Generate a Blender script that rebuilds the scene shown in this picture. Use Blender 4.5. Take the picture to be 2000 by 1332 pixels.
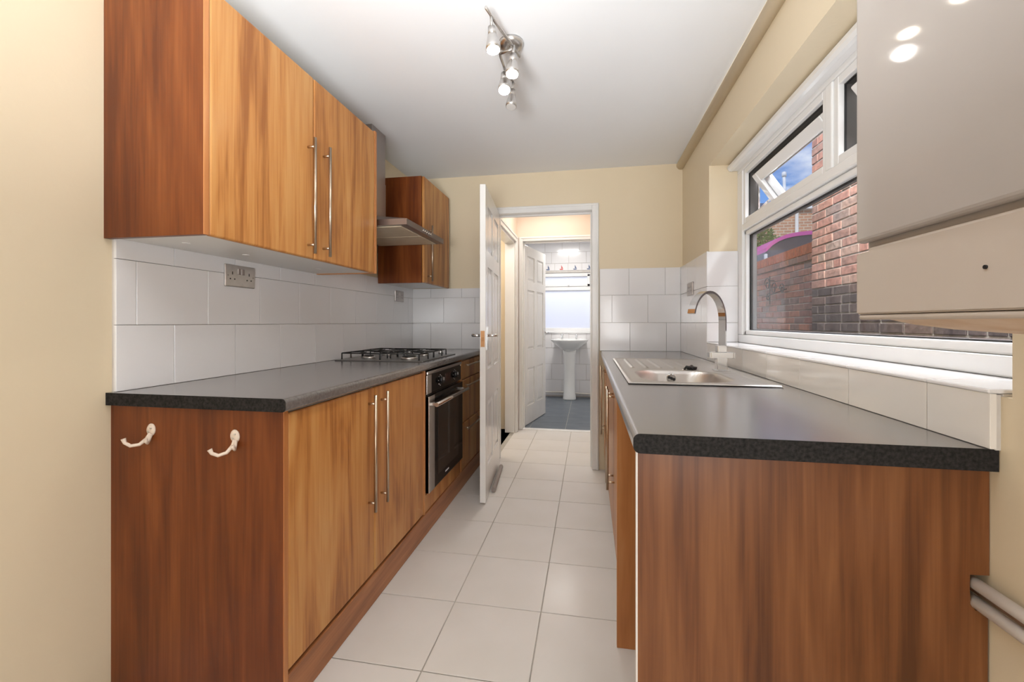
import bpy, bmesh, math, random
from mathutils import Vector, Matrix
random.seed(7)
S = bpy.context.scene
C = S.collection
for o in list(bpy.data.objects): bpy.data.objects.remove(o)
PI = math.pi

# ------------------------------------------------------------ camera, world, lights, exposure
CAM_H, YAW, FPX = 1.13, 0.1775, 841.1
cd = bpy.data.cameras.new('camera'); cam = bpy.data.objects.new('camera', cd); C.objects.link(cam)
cam.location = (0, 0, CAM_H); cam.rotation_euler = (PI/2, 0, YAW)
cd.sensor_width = 36; cd.lens = FPX/2000*36; cd.shift_y = -36.2/2000; cd.clip_start = .02; cd.clip_end = 300
S.camera = cam
S.view_settings.view_transform = 'Standard'; S.view_settings.look = 'None'
S.view_settings.gamma = 1; S.view_settings.use_curve_mapping = False
S.view_settings.exposure = -0.07

W = bpy.data.worlds.new('sky'); S.world = W; W.use_nodes = True
nt = W.node_tree; nt.nodes.clear()
def wn(t, **k):
    n = nt.nodes.new(t)
    for a, b in k.items(): setattr(n, a, b)
    return n
tc = wn('ShaderNodeTexCoord'); sep = wn('ShaderNodeSeparateXYZ'); nt.links.new(tc.outputs['Generated'], sep.inputs[0])
gr = wn('ShaderNodeValToRGB'); nt.links.new(sep.outputs['Z'], gr.inputs[0])
gr.color_ramp.elements[0].color = (.36, .55, .86, 1); gr.color_ramp.elements[0].position = .0
gr.color_ramp.elements[1].color = (.06, .20, .62, 1); gr.color_ramp.elements[1].position = .40
no = wn('ShaderNodeTexNoise'); no.inputs['Scale'].default_value = 4.2; no.inputs['Detail'].default_value = 6; no.inputs['Roughness'].default_value = .55
mp = wn('ShaderNodeMapping'); mp.inputs['Scale'].default_value = (1, 1, 2.2); mp.inputs['Location'].default_value = (.35, .1, .0)
nt.links.new(tc.outputs['Generated'], mp.inputs[0]); nt.links.new(mp.outputs[0], no.inputs['Vector'])
cr = wn('ShaderNodeValToRGB'); nt.links.new(no.outputs['Fac'], cr.inputs[0])
cr.color_ramp.elements[0].position = .47; cr.color_ramp.elements[1].position = .64
mx = wn('ShaderNodeMix', data_type='RGBA'); nt.links.new(cr.outputs['Color'], mx.inputs['Factor'])
nt.links.new(gr.outputs[0], mx.inputs['A']); mx.inputs['B'].default_value = (.92, .94, 1, 1)
bg = wn('ShaderNodeBackground'); nt.links.new(mx.outputs['Result'], bg.inputs[0]); bg.inputs[1].default_value = 1.2
ow = wn('ShaderNodeOutputWorld'); nt.links.new(bg.outputs[0], ow.inputs[0])

def area(name, loc, rot, sx, sy, power, col=(1, 1, 1), spread=PI):
    l = bpy.data.lights.new(name, 'AREA'); l.shape = 'RECTANGLE'; l.size = sx; l.size_y = sy; l.energy = power; l.color = col; l.spread = spread
    o = bpy.data.objects.new(name, l); C.objects.link(o); o.location = loc; o.rotation_euler = rot
    return o
# soft daylight falling into the alley beside the kitchen window
area('alley_daylight', (1.45, 1.7, 3.4), (0, math.radians(28), 0), .9, 4.0, 560, (.93, .96, 1))
# unseen fill lamps added behind the camera to brighten the kitchen
area('rear_fill', (-.35, -2.2, 1.55), (math.radians(90), 0, 0), 1.9, 1.7, 15, (1, .98, .96))
area('rear_side_fill', (.60, -.75, .90), (math.radians(90), 0, math.radians(50)), 1.1, 1.2, 30, (.97, .985, 1))  # added lamp for side light on the left wall; no window there
area('side_room_fill', (-1.3, 4.0, 2.2), (0, 0, 0), .4, .4, 9, (1, .93, .82))  # unseen fill added so the side room is not dark
sl = bpy.data.lights.new('sun', 'SUN'); sl.energy = 2.2; sl.angle = math.radians(12); sl.color = (1, .96, .90)
so = bpy.data.objects.new('sun', sl); C.objects.link(so); so.rotation_euler = Vector((.30, .80, -.55)).to_track_quat('-Z', 'Y').to_euler()
# added unseen lamp, aimed up and forward to brighten the ceiling
area('ceiling_fill', (-.35, -.25, 1.25), (math.radians(180-45), 0, 0), 0.5, .4, 29, (.95, .98, 1), math.radians(105))
area('lobby_lamp', (-.35, 3.98, 2.42), (0, 0, 0), .3, .3, 7, (1, .93, .86))
area('bathroom_lamp', (-.35, 5.6, 2.36), (0, 0, 0), .35, .35, 24, (1, .96, .9))

area('bathroom_daylight', (-.4, 8.0, 3.0), (math.radians(-52), 0, 0), 2.2, 1.6, 62, (.95, .97, 1))

# ------------------------------------------------------------ materials
def mat(name, col, rough=.5, metal=0, coat=0, spec=.5, emis=None, estr=0):
    m = bpy.data.materials.new(name); m.use_nodes = True
    b = m.node_tree.nodes['Principled BSDF']
    b.inputs['Base Color'].default_value = (*col, 1); b.inputs['Roughness'].default_value = rough
    b.inputs['Metallic'].default_value = metal; b.inputs['Coat Weight'].default_value = coat; b.inputs['Coat Roughness'].default_value = .08
    b.inputs['Specular IOR Level'].default_value = spec
    if emis: b.inputs['Emission Color'].default_value = (*emis, 1); b.inputs['Emission Strength'].default_value = estr
    return m
def nodes(m): return m.node_tree, m.node_tree.nodes['Principled BSDF']
def nn(t, ty, **k):
    n = t.nodes.new(ty)
    for a, b in k.items():
        if a in n.inputs: n.inputs[a].default_value = b
        else: setattr(n, a, b)
    return n
def ramp(t, src, stops):
    r = t.nodes.new('ShaderNodeValToRGB'); t.links.new(src, r.inputs[0]); e = r.color_ramp.elements
    e[0].position, e[0].color = stops[0][0], (*stops[0][1], 1); e[1].position, e[1].color = stops[-1][0], (*stops[-1][1], 1)
    for p, c in stops[1:-1]:
        x = e.new(p); x.color = (*c, 1)
    return r
def mottled(name, c1, c2, scale, rough, bump=0, bscale=80, coat=0, spec=.5, rvar=0):
    m = mat(name, c1, rough, coat=coat, spec=spec); t, b = nodes(m)
    tcn = t.nodes.new('ShaderNodeTexCoord')
    n = nn(t, 'ShaderNodeTexNoise', Scale=scale, Detail=5); t.links.new(tcn.outputs['Object'], n.inputs['Vector'])
    r = ramp(t, n.outputs['Fac'], [(.3, c1), (.7, c2)]); t.links.new(r.outputs[0], b.inputs['Base Color'])
    if bump:
        n2 = nn(t, 'ShaderNodeTexNoise', Scale=bscale, Detail=3); t.links.new(tcn.outputs['Object'], n2.inputs['Vector'])
        bu = nn(t, 'ShaderNodeBump', Strength=bump, Distance=.01); t.links.new(n2.outputs['Fac'], bu.inputs['Height']); t.links.new(bu.outputs[0], b.inputs['Normal'])
    return m
def wood(name, dark, mid, light, horizontal=False, rough=.38, seed=0.0, contrast=1.2):
    m = mat(name, mid, rough, coat=.12, spec=.35); t, b = nodes(m); b.inputs['Coat Roughness'].default_value = .22
    tcn = t.nodes.new('ShaderNodeTexCoord'); oi = t.nodes.new('ShaderNodeObjectInfo')
    mul = nn(t, 'ShaderNodeMath', operation='MULTIPLY'); mul.inputs[1].default_value = 13.7; t.links.new(oi.outputs['Random'], mul.inputs[0])
    add = nn(t, 'ShaderNodeVectorMath', operation='ADD'); t.links.new(tcn.outputs['Object'], add.inputs[0]); t.links.new(mul.outputs[0], add.inputs[1])
    def layer(sx, sz, detail, dist=0):
        mpn = t.nodes.new('ShaderNodeMapping'); mpn.inputs['Scale'].default_value = (sx, sz, sx) if horizontal else (sx, sx, sz)
        mpn.inputs['Location'].default_value = (seed, seed*1.7, seed*.3)
        t.links.new(add.outputs[0], mpn.inputs[0])
        n = nn(t, 'ShaderNodeTexNoise', Scale=1.0, Detail=detail, Distortion=dist); t.links.new(mpn.outputs[0], n.inputs['Vector']); return n.outputs['Fac']
    A = layer(6.5, .8, 3, 1.6); B = layer(150, 3.0, 4, .1); D = layer(26, 1.5, 4, 1.2)
    m1 = nn(t, 'ShaderNodeMath', operation='MULTIPLY_ADD'); m1.inputs[1].default_value = .40; t.links.new(D, m1.inputs[0]); 
    a2 = nn(t, 'ShaderNodeMath', operation='MULTIPLY'); a2.inputs[1].default_value = .80; t.links.new(A, a2.inputs[0]); t.links.new(a2.outputs[0], m1.inputs[2])
    m2 = nn(t, 'ShaderNodeMath', operation='MULTIPLY_ADD'); m2.inputs[1].default_value = .22; t.links.new(B, m2.inputs[0]); t.links.new(m1.outputs[0], m2.inputs[2])
    w = .17/contrast
    r = ramp(t, m2.outputs[0], [(.71-w, dark), (.71, mid), (.71+w, light)]); t.links.new(r.outputs[0], b.inputs['Base Color'])
    bu = nn(t, 'ShaderNodeBump', Strength=.05, Distance=.004); t.links.new(B, bu.inputs['Height']); t.links.new(bu.outputs[0], b.inputs['Normal'])
    return m

M = {}
M['cream'] = mottled('cream_wall_paint', (.74, .625, .445), (.77, .655, .475), 1.6, .55, .04, 60)
M['ceil'] = mottled('white_ceiling_paint', (.83, .835, .85), (.85, .855, .87), 1.2, .7, .03, 50)
M['white_paint'] = mottled('white_gloss_paint', (.84, .83, .81), (.80, .79, .77), 6, .25, .02, 60, coat=.3)
M['lobby'] = mottled('lobby_cream_paint', (.80, .66, .54), (.82, .69, .57), 2, .6)
M['grout'] = mottled('grout', (.66, .63, .60), (.58, .54, .50), 14, .8)
M['floor_grout'] = mottled('floor_grout', (.52, .49, .44), (.38, .35, .31), 5, .8)
M['tile'] = mottled('white_glazed_tile', (.84, .83, .84), (.82, .81, .82), 2.5, .14, .012, 5, coat=.4)
M['sill_tile'] = mottled('cream_glazed_tile', (.82, .79, .75), (.80, .76, .71), 2.5, .12, .012, 5, coat=.4)
M['ftile'] = mottled('pale_floor_tile', (.66, .63, .605), (.62, .59, .555), 3, .5, .02, 6, coat=.12, spec=.35)
M['ftile'].node_tree.nodes['Principled BSDF'].inputs['Coat Roughness'].default_value = .18
M['btile'] = mottled('slate_grey_floor_tile', (.075, .095, .12), (.12, .14, .165), 6, .35, .03, 30)
M['door_wood'] = wood('walnut_door_laminate', (.30, .105, .024), (.50, .215, .058), (.58, .295, .098))
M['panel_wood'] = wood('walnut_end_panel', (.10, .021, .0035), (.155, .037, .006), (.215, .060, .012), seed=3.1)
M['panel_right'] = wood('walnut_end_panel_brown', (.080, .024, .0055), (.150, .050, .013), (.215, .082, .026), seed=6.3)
M['edge_wood'] = wood('walnut_edge_banding', (.42, .16, .05), (.50, .20, .065), (.56, .25, .09), seed=1.2)
M['plinth_wood'] = wood('walnut_plinth', (.27, .10, .035), (.38, .15, .055), (.46, .20, .08), horizontal=True, seed=2.2)
M['melamine'] = mottled('white_melamine', (.80, .78, .75), (.78, .75, .71), 3, .35)
M['worktop'] = mottled('charcoal_worktop_laminate', (.115, .108, .107), (.165, .156, .154), 130, .27, .02, 400, coat=.8)
M['worktop'].node_tree.nodes['Principled BSDF'].inputs['Coat Roughness'].default_value = .2
M['top_edge'] = mottled('black_worktop_edge', (.006, .0055, .005), (.030, .027, .026), 160, .7, .08, 300, spec=.2)
M['steel'] = mottled('brushed_steel', (.60, .58, .56), (.66, .64, .62), 40, .28); M['steel'].node_tree.nodes['Principled BSDF'].inputs['Metallic'].default_value = 1
M['sink_steel'] = mat('satin_sink_steel', (.62, .60, .58), .36, 1)
M['hob_steel'] = mat('hob_steel', (.30, .29, .28), .3, 1)
M['steel_dark'] = mat('hood_steel', (.42, .38, .36), .35, 1)
M['chrome'] = mat('chrome', (.78, .78, .78), .10, 1)
M['handle'] = mat('satin_handle_metal', (.56, .46, .35), .28, 1)
M['iron'] = mat('black_cast_iron', (.012, .012, .012), .45)
M['black'] = mat('black_plastic', (.012, .012, .012), .3)
M['oven_glass'] = mat('black_oven_glass', (.010, .008, .007), .10, coat=.15, spec=.35)
M['oven_inner'] = mat('oven_window_glass', (.035, .027, .022), .05, coat=.5)
M['oven_steel'] = mat('oven_steel', (.60, .56, .53), .25, 1)
M['display'] = mat('oven_display', (.05, .02, .015), .2)
M['white_mark'] = mat('white_marking', (.75, .75, .75), .5)
M['hook'] = mottled('cream_painted_hook', (.78, .66, .55), (.72, .60, .50), 60, .4)
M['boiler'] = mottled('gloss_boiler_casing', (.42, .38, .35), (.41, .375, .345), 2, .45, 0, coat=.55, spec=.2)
M['boiler'].node_tree.nodes['Principled BSDF'].inputs['Coat Roughness'].default_value = .05
M['boiler_flap'] = mottled('boiler_flap_plastic', (.54, .47, .41), (.52, .46, .40), 3, .4)
M['tray'] = mottled('stained_boiler_tray', (.72, .56, .42), (.62, .42, .26), 22, .6)
M['upvc'] = mottled('white_upvc', (.86, .86, .86), (.84, .84, .84), 3, .2, coat=.2)
M['gasket'] = mat('black_gasket', (.015, .015, .016), .5)
M['dark_lining'] = mat('dark_grey_lining', (.10, .095, .09), .4, .3)
M['spacer'] = mat('grey_glazing_spacer', (.30, .31, .31), .3, .7)
M['ceramic'] = mat('white_ceramic', (.86, .87, .86), .08, coat=.5)
M['bulb'] = mat('lit_bulb', (1, 1, 1), .3, emis=(1, .90, .74), estr=60)
M['bulb_cool'] = mat('lit_bulb_cool', (1, 1, 1), .3, emis=(1, .97, .93), estr=60)
M['bulb_off'] = mat('unlit_bulb', (.62, .60, .58), .15, coat=.5)
M['pink'] = mat('pink_canopy_fabric', (.80, .12, .42), .5)
M['canopy_dark'] = mat('dark_tinted_panel', (.10, .075, .085), .15)
M['slate'] = mottled('roof_slate', (.10, .10, .12), (.16, .16, .18), 4, .7)
M['leaf'] = mottled('green_leaves', (.05, .14, .02), (.14, .26, .05), 8, .6)
M['bark'] = mat('bark', (.10, .07, .05), .8)
M['ground'] = mottled('concrete_yard', (.30, .28, .26), (.38, .36, .33), 3, .9)
M['copper'] = mat('bare_pipe', (.55, .36, .24), .35, .8)
M['paint_pipe'] = mat('white_painted_pipe', (.80, .76, .70), .35)
M['blue'] = mat('blue_print', (.06, .10, .22), .4); M['red'] = mat('red_print', (.55, .06, .05), .4)
M['grey_foam'] = mat('grey_foam', (.30, .26, .24), .7)
M['filter'] = mottled('greasy_filter', (.72, .62, .46), (.64, .53, .38), 12, .35)
M['brass'] = mat('brass_latch', (.42, .22, .10), .4, .7)

def brick_mat(name, cols, rough=.85):
    m = mat(name, cols[0], rough, spec=.2); t, b = nodes(m)
    oi = t.nodes.new('ShaderNodeObjectInfo'); ge = t.nodes.new('ShaderNodeNewGeometry')
    ad = nn(t, 'ShaderNodeMath', operation='ADD'); t.links.new(oi.outputs['Random'], ad.inputs[0]); t.links.new(ge.outputs['Random Per Island'], ad.inputs[1])
    fr = nn(t, 'ShaderNodeMath', operation='FRACT'); t.links.new(ad.outputs[0], fr.inputs[0])
    r = ramp(t, fr.outputs[0], [(i/(len(cols)-1), c) for i, c in enumerate(cols)])
    n = nn(t, 'ShaderNodeTexNoise', Scale=24.0, Detail=5); t.links.new(ge.outputs['Position'], n.inputs['Vector'])
    r2 = ramp(t, n.outputs['Fac'], [(.3, (.55, .55, .55)), (.65, (1.1, 1.05, 1.0))])
    mxx = t.nodes.new('ShaderNodeMix'); mxx.data_type = 'RGBA'; mxx.blend_type = 'MULTIPLY'; mxx.inputs['Factor'].default_value = .8
    t.links.new(r.outputs[0], mxx.inputs['A']); t.links.new(r2.outputs[0], mxx.inputs['B']); t.links.new(mxx.outputs['Result'], b.inputs['Base Color'])
    bu = nn(t, 'ShaderNodeBump', Strength=.5, Distance=.01); t.links.new(n.outputs['Fac'], bu.inputs['Height']); t.links.new(bu.outputs[0], b.inputs['Normal'])
    return m
M['brick_red'] = brick_mat('red_brick', [(.46, .23, .18), (.34, .20, .16), (.54, .27, .20), (.30, .22, .19), (.50, .26, .20), (.42, .30, .24), (.46, .21, .16)])
M['brick_black'] = brick_mat('sooty_black_brick', [(.07, .055, .055), (.12, .09, .085), (.085, .07, .07), (.17, .115, .10)])
M['brick_garden'] = brick_mat('garden_wall_brick', [(.38, .17, .13), (.27, .15, .13), (.42, .20, .14), (.21, .16, .15), (.36, .17, .12)])
M['brick_coping'] = brick_mat('coping_brick', [(.44, .13, .07), (.38, .11, .06), (.48, .16, .09)])
M['mortar'] = mottled('mortar', (.50, .45, .38), (.36, .32, .27), 20, .95, .4, 60)
def far_brick():
    m = mat('far_brick_facade', (.4, .2, .1), .9); t, b = nodes(m)
    tcn = t.nodes.new('ShaderNodeTexCoord'); mpn = t.nodes.new('ShaderNodeMapping'); mpn.inputs['Rotation'].default_value = (PI/2, 0, 0)
    t.links.new(tcn.outputs['Object'], mpn.inputs[0])
    br = nn(t, 'ShaderNodeTexBrick', Scale=1.0); br.inputs['Brick Width'].default_value = .26; br.inputs['Row Height'].default_value = .10; br.inputs['Mortar Size'].default_value = .014
    br.inputs['Color1'].default_value = (.58, .29, .17, 1); br.inputs['Color2'].default_value = (.44, .22, .14, 1); br.inputs['Mortar'].default_value = (.62, .52, .40, 1)
    t.links.new(mpn.outputs[0], br.inputs['Vector']); t.links.new(br.outputs['Color'], b.inputs['Base Color']); return m
M['far_brick'] = far_brick()
def glass(name, tint=(1, 1, 1), frost=False):
    m = bpy.data.materials.new(name); m.use_nodes = True; t = m.node_tree; t.nodes.clear()
    out = t.nodes.new('ShaderNodeOutputMaterial'); mixn = t.nodes.new('ShaderNodeMixShader')
    lw = t.nodes.new('ShaderNodeLayerWeight'); lw.inputs['Blend'].default_value = .5
    pw = nn(t, 'ShaderNodeMath', operation='POWER'); pw.inputs[1].default_value = 5; t.links.new(lw.outputs['Facing'], pw.inputs[0])
    fr = nn(t, 'ShaderNodeMath', operation='MULTIPLY_ADD'); fr.inputs[1].default_value = .7; fr.inputs[2].default_value = .030; t.links.new(pw.outputs[0], fr.inputs[0])
    gl = t.nodes.new('ShaderNodeBsdfGlossy'); gl.inputs['Roughness'].default_value = .35 if frost else .02
    if frost:
        a = t.nodes.new('ShaderNodeBsdfTranslucent'); a.inputs[0].default_value = (.95, .95, .95, 1)
        r = t.nodes.new('ShaderNodeBsdfRefraction'); r.inputs['Roughness'].default_value = .45; r.inputs['IOR'].default_value = 1.15
        nz = nn(t, 'ShaderNodeTexNoise', Scale=60.0); bu = nn(t, 'ShaderNodeBump', Strength=.6, Distance=.01); t.links.new(nz.outputs['Fac'], bu.inputs['Height']); t.links.new(bu.outputs[0], r.inputs['Normal'])
        x = t.nodes.new('ShaderNodeMixShader'); x.inputs[0].default_value = .0; t.links.new(a.outputs[0], x.inputs[1]); t.links.new(r.outputs[0], x.inputs[2]); base = x.outputs[0]
    else:
        a = t.nodes.new('ShaderNodeBsdfTransparent'); a.inputs[0].default_value = (*tint, 1); base = a.outputs[0]
    t.links.new(fr.outputs[0], mixn.inputs[0]); t.links.new(base, mixn.inputs[1]); t.links.new(gl.outputs[0], mixn.inputs[2]); t.links.new(mixn.outputs[0], out.inputs[0])
    return m
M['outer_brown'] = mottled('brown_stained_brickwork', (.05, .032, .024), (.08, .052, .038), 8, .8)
M['glass'] = glass('window_glass', (.96, .97, .97)); M['frost'] = glass('frosted_glass', frost=True)

# ------------------------------------------------------------ geometry helpers (world coordinates unless local=True)
def B(): return bmesh.new()
def box(bm, x0, x1, y0, y1, z0, z1, bev=0, seg=2):
    t = bmesh.new(); bmesh.ops.create_cube(t, size=1)
    for v in t.verts: v.co = Vector((x0+(v.co.x+.5)*(x1-x0), y0+(v.co.y+.5)*(y1-y0), z0+(v.co.z+.5)*(z1-z0)))
    if bev: bmesh.ops.bevel(t, geom=t.edges[:], offset=bev, segments=seg, affect='EDGES', profile=.5)
    merge(bm, t); return bm
def merge(bm, t, mtx=None):
    me = bpy.data.meshes.new('t')
    if mtx: t.transform(mtx)
    t.to_mesh(me); t.free(); bm.from_mesh(me); bpy.data.meshes.remove(me)
def frame_of(d):
    d = d.normalized(); u = d.orthogonal().normalized(); return u, d.cross(u)
def tube(bm, pts, rad, n=12, cap=True, sx=1, ref=None):
    pts = [Vector(p) for p in pts]; rings = []
    rs = rad if isinstance(rad, (list, tuple)) else [rad]*len(pts)
    u = None
    for i, p in enumerate(pts):
        d = (pts[min(i+1, len(pts)-1)]-pts[max(i-1, 0)]).normalized()
        if u is None: u = (Vector(ref)-d*Vector(ref).dot(d)).normalized() if ref else frame_of(d)[0]
        else: u = (u-d*u.dot(d)).normalized()
        w = d.cross(u)
        rings.append([bm.verts.new(p+(u*math.cos(2*PI*k/n)*sx+w*math.sin(2*PI*k/n))*rs[i]) for k in range(n)])
    for a, b in zip(rings, rings[1:]):
        for k in range(n): 
            f = bm.faces.new((a[k], a[(k+1) % n], b[(k+1) % n], b[k])); f.smooth = True
    if cap: bm.faces.new(rings[0][::-1]); bm.faces.new(rings[-1])
    return bm
def cyl(bm, p0, p1, r0, r1=None, n=20): return tube(bm, [p0, p1], [r0, r0 if r1 is None else r1], n)
def lathe(bm, prof, c, n=32, sx=1, sy=1):
    rings = [[bm.verts.new((c[0]+r*math.cos(2*PI*k/n)*sx, c[1]+r*math.sin(2*PI*k/n)*sy, c[2]+z)) for k in range(n)] for r, z in prof]
    for a, b in zip(rings, rings[1:]):
        for k in range(n): f = bm.faces.new((a[k], a[(k+1) % n], b[(k+1) % n], b[k])); f.smooth = True
    bm.faces.new(rings[0][::-1]); bm.faces.new(rings[-1]); return bm
def extrude_poly(bm, pts, vec):
    vec = Vector(vec); a = [bm.verts.new(p) for p in pts]; b = [bm.verts.new(Vector(p)+vec) for p in pts]
    n = len(pts); bm.faces.new(a[::-1]); bm.faces.new(b)
    for k in range(n): bm.faces.new((a[k], a[(k+1) % n], b[(k+1) % n], b[k]))
    return bm
def ring_frame(bm, axis, c0, c1, a0, a1, b0, b1, wa0, wa1, wb0, wb1, bev=0):
    """rectangular frame: thickness along axis 'x' (c), a = y range, b = z range"""
    box(bm, c0, c1, a0, a0+wa0, b0, b1, bev); box(bm, c0, c1, a1-wa1, a1, b0, b1, bev)
    box(bm, c0, c1, a0+wa0, a1-wa1, b0, b0+wb0, bev); box(bm, c0, c1, a0+wa0, a1-wa1, b1-wb1, b1, bev)
    return bm
def obj(name, bm, m, parent=None, local=False, smooth=False):
    bmesh.ops.recalc_face_normals(bm, faces=bm.faces[:])
    me = bpy.data.meshes.new(name)
    if parent is not None and not local:
        bm.transform(wmat(parent).inverted())
    origin = None
    if parent is None:
        xs = [v.co for v in bm.verts]
        lo = Vector((min(v.x for v in xs), min(v.y for v in xs), min(v.z for v in xs))); hi = Vector((max(v.x for v in xs), max(v.y for v in xs), max(v.z for v in xs)))
        origin = Vector(((lo.x+hi.x)/2, (lo.y+hi.y)/2, lo.z)); bm.transform(Matrix.Translation(-origin))
    if smooth:
        for f in bm.faces: f.smooth = True
    bm.to_mesh(me); bm.free()
    me.materials.append(M[m] if isinstance(m, str) else m)
    o = bpy.data.objects.new(name, me); C.objects.link(o)
    if origin is not None: o.location = origin
    if parent is not None: o.parent = parent
    return o
def wmat(o):
    m = Matrix.LocRotScale(o.location, o.rotation_euler, o.scale)
    return wmat(o.parent) @ m if o.parent else m
def thing(name, label, cat, loc=(0, 0, 0), rotz=0, group=None):
    o = bpy.data.objects.new(name, None); C.objects.link(o); o.empty_display_size = .1
    o.location = loc; o.rotation_euler = (0, 0, rotz); o['label'] = label; o['category'] = cat
    if group: o['group'] = group
    return o
def tag(o, label, cat, group=None):
    o['label'] = label; o['category'] = cat
    if group: o['group'] = group
    return o
def struct(name, bm, m, label, parent=None):
    o = obj(name, bm, m, parent); o['kind'] = 'structure'; o['label'] = label; o['category'] = name.split('_')[0]; return o
def sthing(name, label, loc, rotz=0, cat=None):
    o = thing(name, label, cat or name.split('_')[0], loc, rotz); o['kind'] = 'structure'; return o
_cache = {}
def piece(name, m, parent, x0, x1, y0, y1, z0, z1, bev=.0008):
    """one tile or brick: shared box mesh, its own object"""
    d = (round(x1-x0, 4), round(y1-y0, 4), round(z1-z0, 4), m, bev)
    if d not in _cache:
        bm = B(); box(bm, -d[0]/2, d[0]/2, -d[1]/2, d[1]/2, -d[2]/2, d[2]/2, bev, 1); me = bpy.data.meshes.new(name); bm.to_mesh(me); bm.free(); me.materials.append(M[m]); _cache[d] = me
    o = bpy.data.objects.new(name, _cache[d]); C.objects.link(o); o.parent = parent
    o.location = wmat(parent).inverted() @ Vector(((x0+x1)/2, (y0+y1)/2, (z0+z1)/2)); return o
def cuts(a, b, first, step):
    """split [a,b] at first, first+step, ..."""
    xs = [a]; x = first
    while x-step > a+.01: x -= step
    while x < b-.01:
        if x > a+.01: xs.append(x)
        x += step
    return xs+[b]

# ------------------------------------------------------------ setting
WL, WR, YB, ZC, YF = -1.455, .683, 3.377, 2.314, -2.6
WIN_Y0, WIN_Y1, WIN_Z0, WIN_Z1, XO = .84, 2.655, 1.005, 2.035, .905
bm = B(); box(bm, WL-.12, WL, YF, YB+.11, -.1, ZC+.1)
wall_left = struct('wall_left', bm, 'cream', 'cream painted wall behind the hob and wall cabinets')
bm = B()
box(bm, WR, XO, YF, WIN_Y0, -.1, ZC+.1); box(bm, WR, XO, WIN_Y1, YB+.11, -.1, ZC+.1)
box(bm, WR, XO, WIN_Y0, WIN_Y1, -.1, WIN_Z0); box(bm, WR, XO, WIN_Y0, WIN_Y1, WIN_Z1, ZC+.1)
outer = B()
for a in ((YF, WIN_Y0+.01, -.3, 2.6), (WIN_Y1-.01, YB+3.4, -.3, 2.6), (WIN_Y0+.01, WIN_Y1-.01, -.3, 1.05), (WIN_Y0+.01, WIN_Y1-.01, 2.02, 2.6)): box(outer, XO+.001, XO+.03, *a)
struct('wall_outside', outer, 'outer_brown', 'brown outer brickwork edge seen past the kitchen window frame')
wall_right = struct('wall_right', bm, 'cream', 'cream painted wall with deep recess around the kitchen window')
DX0, DX1, DZ = -.765, .035, 2.01
bm = B()
box(bm, WL, DX0, YB, YB+.11, -.1, ZC+.1); box(bm, DX1, WR, YB, YB+.11, -.1, ZC+.1); box(bm, DX0, DX1, YB, YB+.11, DZ, ZC+.1)
wall_back = struct('wall_back', bm, 'cream', 'cream painted far wall around the kitchen doorway')
bm = B(); box(bm, WL-.12, XO, YF-.12, YF, -.1, ZC+.1)
wall_front = struct('wall_front', bm, 'cream', 'cream wall behind the photographer')
bm = B(); box(bm, WL, XO, YF, YB+.11, ZC, ZC+.1)
ceiling = struct('ceiling', bm, 'ceil', 'smooth white kitchen ceiling')
bm = B(); box(bm, WL-.12, XO, YF-.1, 4.56, -.12, -.004)
floor = struct('floor', bm, 'floor_grout', 'kitchen and lobby floor of pale square tiles')
# floor tiles
XS = cuts(WL, WR, -.185, .35); YS = cuts(-.7, 4.50, 1.675, .352)
for i in range(len(XS)-1):
    for j in range(len(YS)-1):
        x0, x1, y0, y1 = XS[i], XS[i+1], YS[j], YS[j+1]
        if x1 < -.9 and y0 < YB: continue
        if y0 > YB-.05 and (x1 < -.76 or x0 > .03): continue
        if x0 > .16 and y0 > 1.7: continue
        if y0 > YB-.2: x0 = max(x0, -.76); x1 = min(x1, .03) 
        g = .0017
        piece('tile', 'ftile', floor, x0+g, x1-g, y0+g, y1-g, -.004, 0.0, .0012)
bm = B(); box(bm, WL, -.9, -.7, 1.05, -.006, -.0005); struct('floor_edge', bm, 'ftile', 'pale floor strip beside the left cupboard run', None)
# wall tiles: left wall
TH = .010
def tiles_x(parent, x, sgn, ya, yb, rows, mname='tile', g=.0009):
    """tiles on a wall facing +-x ; rows = [(z0,z1,first)]"""
    for z0, z1, first in rows:
        c = cuts(ya, yb, first, .265)
        for a, b in zip(c, c[1:]):
            x0, x1 = sorted((x, x+sgn*TH)); piece('tile', mname, parent, x0, x1, a+g, b-g, z0+g, z1-g)
def tiles_y(parent, y, sgn, xa, xb, rows, mname='tile', g=.0009, step=.262):
    for z0, z1, first in rows:
        c = cuts(xa, xb, first, step)
        for a, b in zip(c, c[1:]):
            y0, y1 = sorted((y, y+sgn*TH)); piece('tile', mname, parent, a+g, b-g, y0, y1, z0+g, z1-g)
bm = B(); box(bm, WL, WL+.008, 1.094, YB, .914, 1.44); g1 = obj('tile_adhesive', bm, 'grout', wall_left)
tiles_x(wall_left, WL+.007, 1, 1.092, YB, [(.915, 1.122, 1.283), (1.122, 1.328, 1.154), (1.328, 1.44, 1.283)])
bm = B(); box(bm, WL, -.80, YB-.008, YB, .914, 1.405); box(bm, .078, WR, YB-.008, YB, .914, 1.538); obj('tile_adhesive', bm, 'grout', wall_back)
tiles_y(wall_back, YB-.007, -1, WL+.017, -.80, [(.915, 1.125, -1.279), (1.125, 1.33, -1.169), (1.33, 1.407, -1.279)])
tiles_y(wall_back, YB-.007, -1, .080, WR-.017, [(.915, 1.129, .303), (1.129, 1.337, .17), (1.337, 1.540, .295)])
bm = B(); box(bm, WR-.008, WR, WIN_Y1, YB, .914, 1.538); box(bm, WR-.008, WR, .86, WIN_Y1, .914, 1.008); box(bm, WR, .834, WIN_Y1-.008, WIN_Y1, WIN_Z0, 1.53); obj('tile_adhesive', bm, 'grout', wall_right)
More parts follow.
